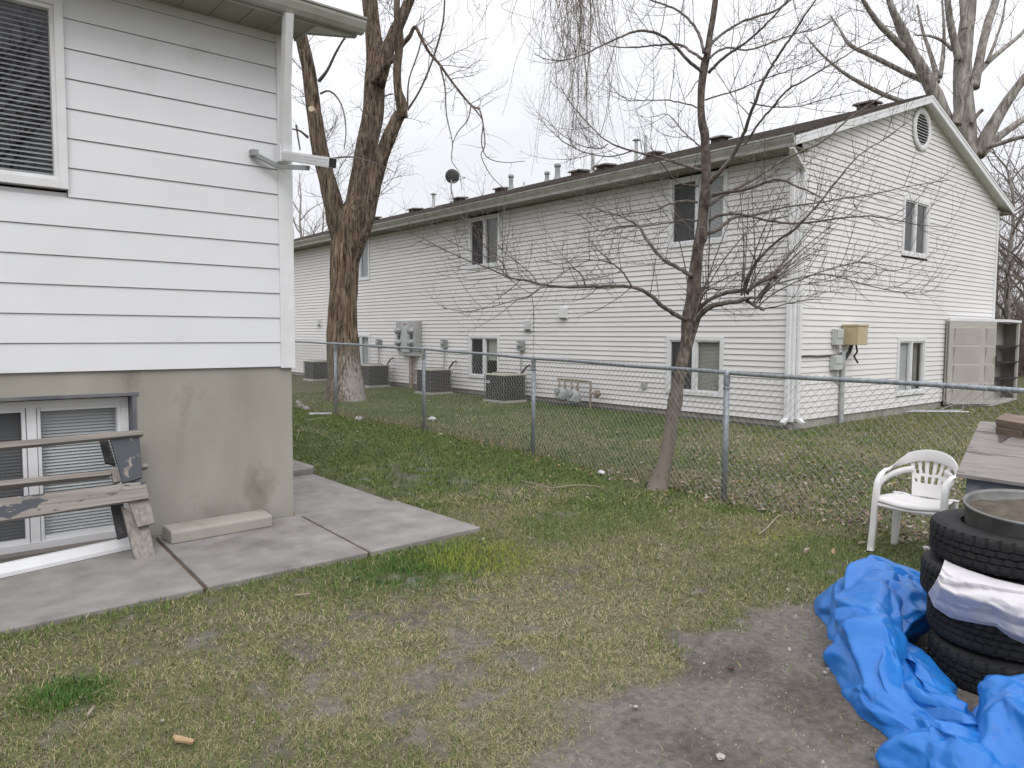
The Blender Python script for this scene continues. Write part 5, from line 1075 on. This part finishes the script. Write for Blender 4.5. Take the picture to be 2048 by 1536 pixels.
for i, (px, D, h, sd_, lab, mt, tw) in enumerate(((2012, 30, 10.5, 31, 'bare tree at the right edge just past the eave corner', M['pale_bark'], M['twig_far']), (2062, 36, 12.5, 32, 'twiggy bare tree at the right edge behind the nearer one', M['pale_bark'], M['twig_far']), (1985, 48, 13.0, 33, 'faint bare tree behind the cottonwood trunk', M['pale_bark'], M['twig_far']), (2110, 27, 9.0, 34, 'leaning bare tree mostly outside the right edge, branches reaching in', M['elm_bark'], M['twig']), (1900, 60, 14.5, 35, 'faint bare tree top peeking over the gable ridge', M['pale_bark'], M['twig_far']))):
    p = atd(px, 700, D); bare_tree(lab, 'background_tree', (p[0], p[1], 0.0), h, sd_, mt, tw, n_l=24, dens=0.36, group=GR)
# brush behind the shed
rg = random.Random(77); s = MB()
for _ in range(640):
    px = rg.uniform(1985, 2150); D = rg.uniform(30, 44); b = np.array(atd(px, 700, D)); b[2] = 0; hgt = rg.uniform(1.2, 5.4); d = Vector((rg.gauss(0, 0.45), rg.gauss(0, 0.45), 1)).normalized(); Q = [Vector(b)]
    for i in range(6): Q.append(Q[-1] + d * hgt / 6); d = (d + Vector((rg.gauss(0, 0.2), rg.gauss(0, 0.2), -0.06))).normalized()
    rr_ = [0.03 * (1 - 0.75 * i / 6) for i in range(7)]; s.tube(Q, rr_, 3, False); twigs(s, Q, rr_, rg, 0.35, 0.9, 0.011, 0.2, 0.03, 1, nseg=4, jit=0.25)
tag(s.build('brush', M['brush']), 'tangled brown leafless brush behind the shed at the right edge', 'brush', kind='stuff')
# bare trees behind the camera: the left house's upper window mirrors them
for x, y, h, sd_, lab in ((-1.6, -7.5, 10.5, 51, 'bare tree across the yard behind the viewer, mirrored in the upper window'), (1.3, -10.0, 12.0, 52, 'second bare tree behind the viewer, taller, mirrored in the upper window')):
    bare_tree(lab, 'yard_tree', (x, y, 0), h, sd_, M['elm_bark'], M['twig'], n_l=20, dens=0.3)

# ------------------------------------------------------------------ things by the left house
# old picnic bench frame leaning on the wall
ft = np.array([1.33, 5.585, 0.0]); tp = onx(250, 862, 1.33); AXU = (tp - ft) / np.linalg.norm(tp - ft); NRM = np.array([0, -AXU[2], AXU[1]]); NRM = NRM / np.linalg.norm(NRM); LNG = np.linalg.norm(tp - ft)
PBn = lambda u, v, o: tuple(np.array([u, ft[1], 0.0]) + AXU * v + NRM * o)   # u along the wall, v up the lean, o toward the viewer
def onbench(px, py, o=0.0):
    d = ray(px, py); p0 = np.array(PBn(0, 0, o)); t = ((p0 - CAM) @ NRM) / (d @ NRM); q = CAM + d * t
    return q[0], float((q - p0) @ AXU)
bn = thing('wooden_bench', 'weathered wooden bench frame with flaking grey paint leaning on the basement window', 'bench', (1.0, 5.6, 0))
def board(name, m, corners, o0, o1):
    s = MB(); q = [onbench(*c, o1) for c in corners]
    s.hexa([PBn(*q[0], o0), PBn(*q[1], o0), PBn(*q[1], o1), PBn(*q[0], o1), PBn(*q[3], o0), PBn(*q[2], o0), PBn(*q[2], o1), PBn(*q[3], o1)])
    return bevel(s.build(name, m, bn), 0.004)
# corners: bottom-left, bottom-right, top-right, top-left (pixels on the board's front face)
def ext(c, t=-3.2):                                   # carry a board out of the frame along its own line
    (bl, br, tr, tl) = c; f = lambda a, b: (b[0] + (a[0] - b[0]) * -t, b[1] + (a[1] - b[1]) * -t)
    return (f(bl, br), br, tr, f(tl, tr))
board('top_rail', M['wood'], ext(((0, 896), (287, 869), (289, 858), (0, 884)), -1.6), -0.02, 0.035)
board('middle_rail', M['wood'], ext(((0, 972), (222, 949), (226, 939), (0, 961)), -1.8), -0.14, -0.06)
board('seat_board', M['wood_paint'], ext(((0, 1042), (299, 996), (291, 962), (0, 997)), -1.6), 0.0, 0.04)
board('upright', M['wood_paint_z'], ((246, 966), (285, 955), (279, 871), (221, 878)), -0.03, 0.0)
board('upright', M['wood_z'], ((276, 1054), (310, 1046), (299, 998), (257, 1003)), -0.03, -0.002)
board('leg', M['wood_z'], ((272, 1126), (312, 1118), (298, 1050), (243, 1010)), -0.09, -0.05)
board('back_plank', M['wood_dark_z'], ((236, 1078), (256, 1072), (246, 1000), (222, 1010)), -0.16, -0.13)
board('back_plank', M['wood_dark_z'], ((211, 925), (232, 930), (216, 878), (200, 880)), -0.14, -0.11)
board('brace', M['wood_z'], ((228, 965), (243, 962), (233, 935), (222, 938)), -0.10, -0.06)
board('peg', M['wood'], ((282, 936), (297, 934), (294, 926), (280, 928)), -0.10, -0.04)
# white gutter length on the slab
g0, g1 = onz(0, 1158), onz(268, 1098); dv = (g1 - g0); gA = g0 - dv * 1.6; gB = g1
prf = [(0.0, 0.004), (0.0, 0.03), (0.012, 0.05), (0.03, 0.085), (0.045, 0.088), (0.05, 0.075), (0.10, 0.075), (0.10, 0.004)]
nrm = np.array([-dv[1], dv[0], 0]); nrm /= np.linalg.norm(nrm)
s = MB(); s.prism([gA + nrm * a + np.array([0, 0, z]) for a, z in prf], gB - gA); tag(s.build('gutter_length', M['trim']), 'loose length of white gutter lying on the slab under the window', 'gutter')
# concrete splash block
s = MB(); b0 = [onz(343, 1090, 0.0), onz(543, 1054, 0.0), onz(519, 1040, 0.0), onz(322, 1071, 0.0)]
yb = 0.24; dr = np.array(b0[1]) - np.array(b0[0]); dr /= np.linalg.norm(dr); nb_ = np.array([-dr[1], dr[0], 0]); o_ = np.array(b0[0]); LN = 0.80
prf = [(0.0, 0.003), (0.0, 0.085), (0.014, 0.10), (0.12, 0.112), (0.20, 0.112), (0.215, 0.10), (0.22, 0.003)]
s.prism([o_ + nb_ * a + np.array([0, 0, z]) for a, z in prf], dr * LN); tag(bevel(s.build('concrete_block', M['concrete']), 0.012, 3), 'long grey concrete block lying on the slab against the foundation', 'concrete block')

# ------------------------------------------------------------------ tyres, pan, bag, tarp, bin, chair
TC = np.array([4.05, 1.15])
def tyre(label, c, z0, R, r_in, w, lugs, seed, tilt=(0, 0)):
    t = thing('tyre', label, 'tyre', (c[0], c[1], z0), 'stack of old tyres'); s = MB(); k = lugs * 4
    prof = [(r_in, 0.25), (r_in + 0.012, 0.04), (r_in + 0.035, 0.0), (R * 0.80, -0.005), (R * 0.91, 0.02), (R * 0.97, 0.075), (R * 0.99, 0.13), (R, 0.20), (R, 0.31), (R - 0.008, 0.325), (R - 0.008, 0.345), (R, 0.36), (R, 0.47), (R - 0.009, 0.485), (R - 0.009, 0.515), (R, 0.53), (R, 0.64), (R - 0.008, 0.655), (R - 0.008, 0.675), (R, 0.69), (R, 0.80), (R * 0.99, 0.87), (R * 0.97, 0.925), (R * 0.91, 0.98), (R * 0.80, 1.005), (r_in + 0.035, 1.0), (r_in + 0.012, 0.96), (r_in, 0.75)]
    n0 = len(s.v)
    for i, (r, h) in enumerate(prof):
        tread = 0.10 < h < 0.90 and r > R * 0.95
        blk = 0 if h < 0.32 else 1 if h < 0.5 else 2 if h < 0.66 else 3
        for j in range(k):
            a = 2 * math.pi * j / k; rr_ = r
            if tread and (j + blk * 2 + int(h * 6) // 2) % 4 == 0: rr_ = r - 0.008
            s.v.append((c[0] + rr_ * math.cos(a), c[1] + rr_ * math.sin(a), z0 + h * w + tilt[0] * (rr_ * math.cos(a)) + tilt[1] * rr_ * math.sin(a)))
    for i in range(len(prof) - 1):
        for j in range(k):
            a = n0 + i * k + j; b = n0 + i * k + (j + 1) % k; s.f.append((a, b, b + k, a + k))
    s.build('tread', M['rubber'], t); return t
tyre('bottom tyre of the stack, dusty grey sidewall on the ground', (TC[0] - 0.015, TC[1] - 0.03), -0.03, 0.345, 0.20, 0.19, 34, 1)
tyre('second tyre from the ground in the black stack', (TC[0] + 0.005, TC[1] - 0.01), 0.165, 0.345, 0.20, 0.18, 44, 2)
tyre('third tyre from the ground, under the white bag', (TC[0] - 0.012, TC[1] + 0.02), 0.345, 0.345, 0.20, 0.18, 48, 3)
tyre('topmost tyre of the stack holding the metal pan', (TC[0] + 0.0, TC[1] - 0.0), 0.53, 0.335, 0.195, 0.185, 40, 4, (0.0, 0.02))
pn = thing('metal_pan', 'round grey metal pan with dry dirt inside on top of the tyres', 'pan', (TC[0], TC[1] - 0.12, 0.7))
pcn = (TC[0] + 0.01, TC[1] - 0.065, 0.68); pax = Vector((-0.10, -0.05, 1.0)).normalized()
s = MB(); s.lathe([(0.0, 0.0), (0.245, 0.0), (0.252, 0.015), (0.262, 0.12), (0.268, 0.124), (0.268, 0.132), (0.26, 0.134), (0.252, 0.12), (0.243, 0.03), (0.0, 0.022)], pcn, pax, 48); s.build('wall', M['pan'], pn, True)
s = MB(); s.grid([[tuple(Vector(pcn) + pax * (0.085 + 0.02 * mnoise.noise(Vector((r * 9 * math.cos(a), r * 9 * math.sin(a), 3)))) + Vector((r * math.cos(a), r * math.sin(a), 0.10 * r * math.cos(a) + 0.05 * r * math.sin(a)))) for a in [2 * math.pi * j / 36 for j in range(37)]] for r in (0.0, 0.06, 0.12, 0.18, 0.22, 0.252)]); s.build('dirt', M['soil'], pn, True)
# white bag hanging between the tyres
def oncyl(px, py, r):
    d = ray(px, py); a = d[0] ** 2 + d[1] ** 2; b = -2 * (d[0] * TC[0] + d[1] * TC[1]); cq = TC @ TC - r * r; q = b * b - 4 * a * cq
    if q < 0: t = -b / (2 * a)
    else: t = (-b - math.sqrt(q)) / (2 * a)
    return CAM + d * t
def plerp(L_, t):
    k = t * (len(L_) - 1); i = min(int(k), len(L_) - 2); u = k - i; return (L_[i][0] * (1 - u) + L_[i + 1][0] * u, L_[i][1] * (1 - u) + L_[i + 1][1] * u)
from mathutils.geometry import delaunay_2d_cdt
def crumple_field(ns, nt_, LS, LT, step, amp, seed, aniso=1.0, shear=0.0, blur=1):
    """random heights over a random triangulation: flat facets that meet in creases; returns (ns, nt_, len(amp))"""
    r_ = np.random.default_rng(seed); f = lambda a, b: (a / aniso + shear * b, b); P = []
    nx_, ny_ = max(2, int(LS / (step * aniso))), max(2, int(LT / step))
    for i in range(-2, nx_ + 3):
        for j in range(-2, ny_ + 3): P.append(((i + r_.uniform(-0.48, 0.48)) * LS / nx_, (j + r_.uniform(-0.48, 0.48)) * LT / ny_))
    vs_, _, fs_, *_r = delaunay_2d_cdt([Vector(f(*p)) for p in P], [], [], 0, 1e-7)
    vv = np.array([(v.x, v.y) for v in vs_]); hh_ = r_.uniform(-1, 1, (len(vv), len(amp))) * np.array(amp)
    A, B_ = np.meshgrid(np.linspace(0, LS, ns), np.linspace(0, LT, nt_), indexing='ij'); X_, Y_ = f(A, B_); out_ = np.zeros((ns, nt_, len(amp)))
    for tr in fs_:
        a, b, c = vv[tr[0]], vv[tr[1]], vv[tr[2]]; m_ = (X_ >= min(a[0], b[0], c[0])) & (X_ <= max(a[0], b[0], c[0])) & (Y_ >= min(a[1], b[1], c[1])) & (Y_ <= max(a[1], b[1], c[1]))
        if not m_.any(): continue
        x, y = X_[m_], Y_[m_]; d = (b[1] - c[1]) * (a[0] - c[0]) + (c[0] - b[0]) * (a[1] - c[1])
        if abs(d) < 1e-12: continue
        u = ((b[1] - c[1]) * (x - c[0]) + (c[0] - b[0]) * (y - c[1])) / d; v = ((c[1] - a[1]) * (x - c[0]) + (a[0] - c[0]) * (y - c[1])) / d; w = 1 - u - v
        ok = (u >= -1e-6) & (v >= -1e-6) & (w >= -1e-6); k_ = np.argwhere(m_)[ok]
        out_[k_[:, 0], k_[:, 1]] = u[ok, None] * hh_[tr[0]] + v[ok, None] * hh_[tr[1]] + w[ok, None] * hh_[tr[2]]
    for _ in range(blur):
        p = np.pad(out_, ((1, 1), (1, 1), (0, 0)), mode='edge'); out_ = (p[:-2, 1:-1] + p[2:, 1:-1] + p[1:-1, :-2] + p[1:-1, 2:] + 2 * out_) / 6
    return out_
topE = [(1889, 1120), (1905, 1128), (1935, 1140), (1990, 1158), (2050, 1172), (2110, 1182)]
botE = [(1857, 1186), (1868, 1213), (1902, 1236), (1950, 1246), (1992, 1253), (2022, 1276), (2060, 1292), (2120, 1286)]
tri_ = lambda t: abs((t % 1.0) - 0.5) * 2
rows = []
nu, nvv = 120, 56
cfb = crumple_field(nu + 1, nvv + 1, 0.5, 0.24, 0.05, (0.030,), 5, 3.0, 1.2) + crumple_field(nu + 1, nvv + 1, 0.5, 0.24, 0.02, (0.005,), 6, 1.5)
for j in range(nvv + 1):
    row = []
    for i in range(nu + 1):
        u, v_ = i / nu, j / nvv; a = plerp(topE, u); b = plerp(botE, u); px = a[0] * (1 - v_) + b[0] * v_; py = a[1] * (1 - v_) + b[1] * v_
        fold = 0.018 + float(cfb[i, j, 0])
        if u < 0.16: px -= (0.16 - u) * 40 * math.sin(v_ * math.pi) * -0.6
        r = 0.338 + 0.012 + 0.085 * math.sin(math.pi * min(1, v_ * 1.02)) ** 0.7 + fold * min(1, v_ * 4) 
        row.append(tuple(oncyl(px, py, r)))
    rows.append(row)
s = MB(); s.grid(rows); bg_ = s.build('plastic_bag', M['bag'], None, True); m_ = bg_.modifiers.new('solid', 'SOLIDIFY'); m_.thickness = 0.002
tag(bg_, 'crumpled white plastic bag squeezed out between the stacked tyres', 'plastic bag')
# blue tarp
def tarp_part(mb, spine, wid, hei, seed, nu=230, nv=110):
    sp = catmull([(x, y, 0) for x, y in spine], nu); wl = np.interp(np.linspace(0, 1, nu + 1), np.linspace(0, 1, len(wid)), wid); hl = np.interp(np.linspace(0, 1, nu + 1), np.linspace(0, 1, len(hei)), hei)
    LS = sum(np.linalg.norm(sp[i + 1] - sp[i]) for i in range(nu)); LT = 0.75
    F1 = crumple_field(nu + 1, nv + 1, LS, LT, 0.14, (0.10, 0.075, 0.06), seed, 1.8, 0.4, 1) + crumple_field(nu + 1, nv + 1, LS, LT, 0.052, (0.024, 0.016, 0.014), seed + 1, 1.4, -0.3, 1) + crumple_field(nu + 1, nv + 1, LS, LT, 0.022, (0.004, 0.003, 0.003), seed + 2, 1.2, 0.2, 1)
    rows = []
    for i in range(nu + 1):
        t = sp[min(i + 1, nu)] - sp[max(i - 1, 0)]; t = t / np.linalg.norm(t); nn_ = np.array([-t[1], t[0], 0])
        endf = min(1, (i / nu) * 9, (1 - i / nu) * 9) ** 0.5; row = []
        for j in range(nv + 1):
            v_ = -1 + 2 * j / nv; ang = v_ * math.pi / 2; ed_ = 1 - abs(v_) ** 6; n_, l_, a_ = F1[i, j]
            sk = hl[i] * endf; fs = min(1.0, sk / 0.22)
            lat = math.sin(ang) * (wl[i] * (0.5 + 0.5 * endf) + n_ * fs * 0.9) + l_ * fs; z = math.copysign(abs(math.cos(ang)) ** 0.85, 1) * (sk + n_ * fs * 1.15) + 0.03 * F1[i, j][1] * ed_
            q = sp[i] + nn_ * lat + t * a_ * fs; row.append((q[0], q[1], max(z - 0.012, -0.02)))
        rows.append(row)
    mb.grid(rows)
s = MB()
tarp_part(s, [(5.0, 1.70), (4.62, 1.83), (4.22, 1.86), (3.86, 1.70), (3.52, 1.43), (3.22, 1.20), (3.01, 1.03), (2.84, 0.89), (2.68, 0.76), (2.52, 0.62)], [0.12, 0.17, 0.23, 0.23, 0.19, 0.18, 0.18, 0.18, 0.15, 0.12], [0.10, 0.20, 0.29, 0.27, 0.21, 0.19, 0.18, 0.16, 0.12, 0.08], 13)
tarp_part(s, [(3.58, 0.84), (3.38, 0.87), (3.12, 0.80), (2.88, 0.68), (2.64, 0.50)], [0.08, 0.13, 0.15, 0.16, 0.15], [0.12, 0.22, 0.21, 0.17, 0.12], 61, 130, 90)
tp_ = s.build('tarp', M['tarp'], None, True); tag(tp_, 'crumpled bright blue tarp lying on the dirt around the tyres', 'tarp')
# plywood bin
bnr = thing('wooden_bin', 'blue grey wooden bin with a slanted weathered plywood lid behind the tyres', 'bin', (5.2, 1.0, 0))
l0 = onz(1912, 947, 0.78); l1 = onx(1960, 842, 5.58); ed = np.array([-0.05, -1.0, 0.0]); ed /= np.linalg.norm(ed)
lw = 1.5
s = MB(); up_ = np.array([0, 0, 0.02]); q = [l0 - up_, l0 + ed * lw - up_, l1 + ed * lw - up_, l1 - up_]
s.hexa([*q, *[p + up_ for p in q]]); lid = s.build('lid', M['ply'], bnr)
sl = (l1 - l0); hz = lambda t: l0[2] + sl[2] * t - 0.024
f0 = l0 + sl * 0.06 + ed * 0.05; f1 = f0 + ed * (lw - 0.1); r0_ = l0 + sl * 0.95 + ed * 0.05; r1_ = r0_ + ed * (lw - 0.1)
s = MB(); b4 = [(f0[0], f0[1], -0.05), (f1[0], f1[1], -0.05), (r1_[0], r1_[1], -0.05), (r0_[0], r0_[1], -0.05)]
s.hexa([*b4, (f0[0], f0[1], hz(0.06)), (f1[0], f1[1], hz(0.06)), (r1_[0], r1_[1], hz(0.95)), (r0_[0], r0_[1], hz(0.95))]); s.build('box', M['bin_paint'], bnr)
nl = np.cross(ed, sl); nl /= np.linalg.norm(nl); nl = nl if nl[2] > 0 else -nl
def onlid(px, py, h=0.0):
    d = ray(px, py); p0 = l0 + nl * h; return CAM + d * (((p0 - CAM) @ nl) / (d @ nl))
def lidboard(mb, P4, h0, h1):
    mb.hexa([*[p + nl * h0 for p in P4], *[p + nl * h1 for p in P4]])
a_, b_, c_2 = onlid(1992, 868), onlid(2048, 878), onlid(1990, 856)
s = MB(); u_ = (b_ - a_) / np.linalg.norm(b_ - a_); w_ = np.cross(nl, u_); w_ = w_ if w_[0] > 0 else -w_
P4 = [a_, a_ + u_ * 0.16, a_ + u_ * 0.16 + w_ * 0.07, a_ + w_ * 0.07]; lidboard(s, P4, 0.001, 0.05); s.build('hinge_block', M['lumber'], lid)
s = MB(); P4 = [a_ + w_ * 0.005 - u_ * 0.0, a_ + u_ * 0.9 + w_ * 0.005, a_ + u_ * 0.9 + w_ * 0.11, a_ + w_ * 0.11 - u_ * 0.0]; lidboard(s, P4, 0.055, 0.105); bevel(s.build('lumber', M['lumber'], None), 0.004); bpy.data.objects['lumber']['label'] = 'short brown board lying along the back of the plywood lid'; bpy.data.objects['lumber']['category'] = 'board'
s = MB(); t4 = [onlid(1996, 869), onlid(2022, 873), onlid(2005, 885), onlid(1998, 885)]; lidboard(s, t4, 0.001, 0.006); s.build('strap_hinge', M['hinge'], lid)
# white resin chair
FLc = np.array([5.58, 2.48]); ca_ = math.radians(183)
fdv = np.array([math.cos(ca_), math.sin(ca_)]); sdv = np.array([-fdv[1], fdv[0]])       # forward, toward viewer's right
CH = lambda a, b, z: (FLc[0] + sdv[0] * a - fdv[0] * b, FLc[1] + sdv[1] * a - fdv[1] * b, z)   # a right 0..0.5, b back 0..0.45
chr_ = thing('plastic_chair', 'white plastic garden chair with slotted back beside the bin', 'chair', (5.75, 2.25, 0))
WC = 0.50
def lathe_leg(p0, p1, w0, w1):
    s = MB(); s.tube([p0, ((np.array(p0) + np.array(p1)) / 2), p1], [w0, (w0 + w1) / 2, w1], 10); return s
def strip(mb, C, half, thick):                        # ribbon with thickness: C centre points, half: (vector) half width per point
    n0 = len(mb.v)
    for p, h, t in zip(C, half, thick):
        p, h, t = map(np.array, (p, h, t)); mb.pts([p - h - t, p + h - t, p + h + t, p - h + t])
    for i in range(len(C) - 1):
        for j in range(4): a = n0 + 4 * i + j; b = n0 + 4 * i + (j + 1) % 4; mb.f.append((a, b, b + 4, a + 4))
    mb.f.append((n0, n0 + 1, n0 + 2, n0 + 3)); m = n0 + 4 * (len(C) - 1); mb.f.append((m + 3, m + 2, m + 1, m))
V = lambda a, b, z: np.array(CH(a, b, z)) - np.array(CH(0, 0, 0))
# one hoop: up the front leg, along the arm, round the top of the back, down the other side
AZ = 0.635
hoop = [(0.0, 0.0, 0.0), (0.012, 0.005, 0.2), (0.02, 0.01, 0.40), (0.022, 0.03, 0.50), (0.026, 0.06, 0.555), (0.026, 0.11, 0.585), (0.026, 0.2, 0.592), (0.03, 0.28, 0.605), (0.06, 0.36, 0.635), (0.11, 0.41, 0.668), (0.18, 0.435, 0.690), (0.25, 0.44, 0.697)]
hoop += [(WC - a, b, z) for a, b, z in hoop[-2::-1]]
C = catmull([CH(*p) for p in hoop], 110)
half, thick = [], []
for i, c in enumerate(C):
    f = i / 110; m = min(f, 1 - f) * 2
    if m < 0.42: h = V(0.0, 0.020, 0.0) * (0.9 + 0.6 * m); t = V(0.020, 0, 0)
    elif m < 0.66: h = V(0.024, 0, 0); t = V(0, 0.0, 0.010) ; 
    else: h = V(0, 0, 0.042) ; t = V(0, 0.008, 0)
    half.append(h); thick.append(t)
def smooth(Lv, k=7):
    A_ = np.array(Lv); return [A_[max(0, i - k):i + k + 1].mean(0) for i in range(len(A_))]
s = MB(); strip(s, C, smooth(half), smooth(thick)); ho = s.build('armrest_frame', M['resin'], chr_, True); bevel(ho, 0.006, 2)
# seat
s = MB(); rows = []
for j in range(13):
    b = 0.0 + 0.41 * j / 12; row = []
    for i in range(17):
        a = 0.25 + (0.225 - 0.05 * (j / 12) ** 2) * (i / 8 - 1); z = 0.415 - 0.022 * math.sin(math.pi * i / 16) - 0.02 * j / 12 - (0.03 if j == 0 else 0) ; row.append(CH(a, b - 0.01 * math.sin(math.pi * i / 16) * (j == 0), z))
    rows.append(row)
s.grid(rows); so2 = s.build('seat', M['resin'], chr_, True); mm = so2.modifiers.new('solid', 'SOLIDIFY'); mm.thickness = 0.012; mm.offset = -1
s = MB(); strip(s, [CH(0.02 + 0.46 * i / 12, 0.012, 0.352 - 0.012 * math.sin(math.pi * i / 12)) for i in range(13)], [V(0, 0, 0.014)] * 13, [V(0, 0.012, 0)] * 13); s.build('front_rail', M['resin'], chr_, True)
# slotted back
bz = lambda z: 0.37 + 0.07 * (z - 0.40) / 0.28
def bwid(z): 
    t = (z - 0.40) / 0.27; return 0.105 + 0.03 * t + 0.035 * max(0, t - 0.45) ** 1.2
s = MB(); nz_, na_ = 48, 60; idm = {}
slots = [(-0.42, 0.11, 0.33, 0.50), (0.0, 0.11, 0.33, 0.50), (0.42, 0.11, 0.33, 0.50), (-0.68, 0.08, 0.56, 0.86), (-0.36, 0.08, 0.58, 0.88), (0.0, 0.10, 0.56, 0.90), (0.36, 0.08, 0.58, 0.88), (0.68, 0.08, 0.56, 0.86), (-0.82, 0.05, 0.36, 0.44), (0.82, 0.05, 0.36, 0.44)]
for j in range(nz_ + 1):
    z = 0.385 + 0.295 * j / nz_
    for i in range(na_ + 1):
        a = -1 + 2 * i / na_; idm[(i, j)] = len(s.v); s.v.append(CH(0.25 + a * bwid(z), bz(z) - 0.02 * (1 - a * a) * -1, z))
for j in range(nz_):
    for i in range(na_):
        a = -1 + 2 * (i + 0.5) / na_; f = (j + 0.5) / nz_
        if any(abs(a - (c0 * (0.8 + 0.35 * f))) < w0 and z0 < f < z1 for c0, w0, z0, z1 in slots): continue
        s.f.append((idm[(i, j)], idm[(i + 1, j)], idm[(i + 1, j + 1)], idm[(i, j + 1)]))
bo = s.build('backrest', M['resin'], chr_, True); mm = bo.modifiers.new('solid', 'SOLIDIFY'); mm.thickness = 0.008
for (a, sg) in ((0.03, 1), (WC - 0.03, -1)):           # lower arm web joining back to arm
    s = MB(); strip(s, catmull([CH(a, 0.05, 0.50), CH(a, 0.13, 0.525), CH(a + sg * 0.01, 0.25, 0.55), CH(a + sg * 0.06, 0.35, 0.575), CH(a + sg * 0.11, 0.40, 0.585)], 24), [V(0, 0, 0.022)] * 25, [V(0.006, 0, 0)] * 25); s.build('arm_web', M['resin'], chr_, True)
for (p0, p1) in (((0.04, 0.355, -0.02), (0.06, 0.34, 0.40)), ((WC - 0.04, 0.355, -0.02), (WC - 0.06, 0.34, 0.40))):
    s = MB(); A_, B_ = np.array(CH(*p0)), np.array(CH(*p1)); strip(s, [A_ + (B_ - A_) * i / 6 for i in range(7)], [V(0.026, 0, 0) * (0.85 + 0.3 * i / 6) for i in range(7)], [V(0, 0.02, 0)] * 7); bevel(s.build('leg', M['resin'], chr_), 0.008)

# ------------------------------------------------------------------ litter, stones, sticks
def crumple(name, label, cat, px, py, size, m, seed, flat=0.6):
    c = Vector(onz(px, py, size * 0.25)); rg = random.Random(seed); bm_ = MB(); n0 = 0; k, r_ = 14, 9
    rows = [[tuple(c + Vector((math.sin(math.pi * j / r_) * math.cos(2 * math.pi * i / k), math.sin(math.pi * j / r_) * math.sin(2 * math.pi * i / k), flat * math.cos(math.pi * j / r_))) * size * (0.6 + 0.55 * abs(mnoise.noise(Vector((math.cos(2 * math.pi * i / k) * 2.2, math.sin(2 * math.pi * i / k) * 2.2, j * 0.6 + seed)))) + 0.4 * abs(mnoise.noise(Vector((i % k, j, seed)) * 0.9)))) for i in range(k + 1)] for j in range(r_ + 1)]
    bm_.grid(rows); return tag(bm_.build(name, m), label, cat)
crumple('litter', 'crumpled white plastic scrap in the grass right of the second fence post', 'litter', 865, 838, 0.085, M['litter_white'], 1); crumple('litter', 'crumpled white paper by the fence foot left of the young tree', 'litter', 1203, 945, 0.05, M['litter_white'], 2); crumple('litter', 'white plastic scrap in dead leaves behind the white chair', 'litter', 1832, 1022, 0.075, M['litter_white'], 3)
crumple('litter', 'small white scrap poking out beside the tyre stack', 'litter', 1853, 1096, 0.03, M['litter_white'], 9)
s = MB(); p = np.array(onz(643, 829, 0.0)); s.hexa([tuple(p + np.array(q)) for q in ((-0.2, 0.12, 0), (0.16, -0.12, 0), (0.2, -0.06, 0), (-0.16, 0.18, 0), (-0.2, 0.12, 0.03), (0.16, -0.12, 0.03), (0.2, -0.06, 0.03), (-0.16, 0.18, 0.03))]); tag(s.build('litter', M['litter_white']), 'flat white strip lying by the fence near the left house corner', 'litter')
for i, (px, py, lab) in enumerate(((597, 806, 'pale stone by the fence, nearest the left house corner'), (602, 812, 'whitest stone by the fence, just right of the corner'), (612, 817, 'pale stone right of the whitest one by the fence'), (718, 838, 'tan stone on the edge between lawn and fence right of the thin post'))): crumple('stone', lab, 'stone', px, py, 0.085, M['stone'], 20 + i, 0.7)['group'] = 'stones by the fence'
for i, (px, py, sz, lab) in enumerate(((1272, 1413, 0.012, 'white pebble in the middle of the bare dirt'), (1441, 1512, 0.02, 'largest pale pebble in the dirt near the tarp'), (1462, 1335, 0.02, 'dark lump standing in for the shaded ant hole in the dirt'), (1650, 1345, 0.012, 'pale pebble beside the blue tarp'))): crumple('pebble', lab, 'pebble', px, py, sz, M['stone'] if i != 2 else M['joint'], 40 + i, 0.6)  # the dark one paints the shade of a small ant hole
s = MB(); s.prism([tuple(onz(*q, 0.012)) for q in ((346, 1475), (352, 1473), (388, 1482), (386, 1488), (366, 1486), (350, 1484))], (0, 0, 0.008)); tag(s.build('bark_chip', M['chip']), 'tan chip of bark lying on the lawn at lower left', 'bark chip')
SL = 'fallen sticks on the lawn'
for lab, L_ in (('curved fallen stick on the lawn left of the young tree', [(1042, 962), (1075, 968), (1100, 976), (1130, 972), (1165, 970), (1200, 974)]), ('forked fallen stick between the young tree post and the chair', [(1518, 1068), (1535, 1055), (1550, 1038), (1560, 1030)]), ('thin straight stick on the green lawn strip below the corner', [(612, 840), (650, 836)]), ('short pale stick on the lawn edge near the slab joint', [(590, 1190), (620, 1188)]), ('thin pale straw stick on the grass at lower left', [(175, 1430), (188, 1413)]), ('long arched dry stem beside the foundation corner', [(593, 880), (598, 862), (605, 856), (625, 858), (645, 870), (670, 880), (690, 886)])):
    n_ = len(L_); P = [onz(x, y, 0.012 + (0.06 if n_ == 7 and 0 < i < 4 else 0.0)) for i, (x, y) in enumerate(L_)]; C = catmull(P, 12) if n_ > 2 else P
    s = MB(); s.tube(C, 0.006 if n_ < 7 else 0.004, 5); tag(s.build('fallen_stick', M['stick']), lab, 'stick', SL)
print('blades', nb, 'leaves', n)
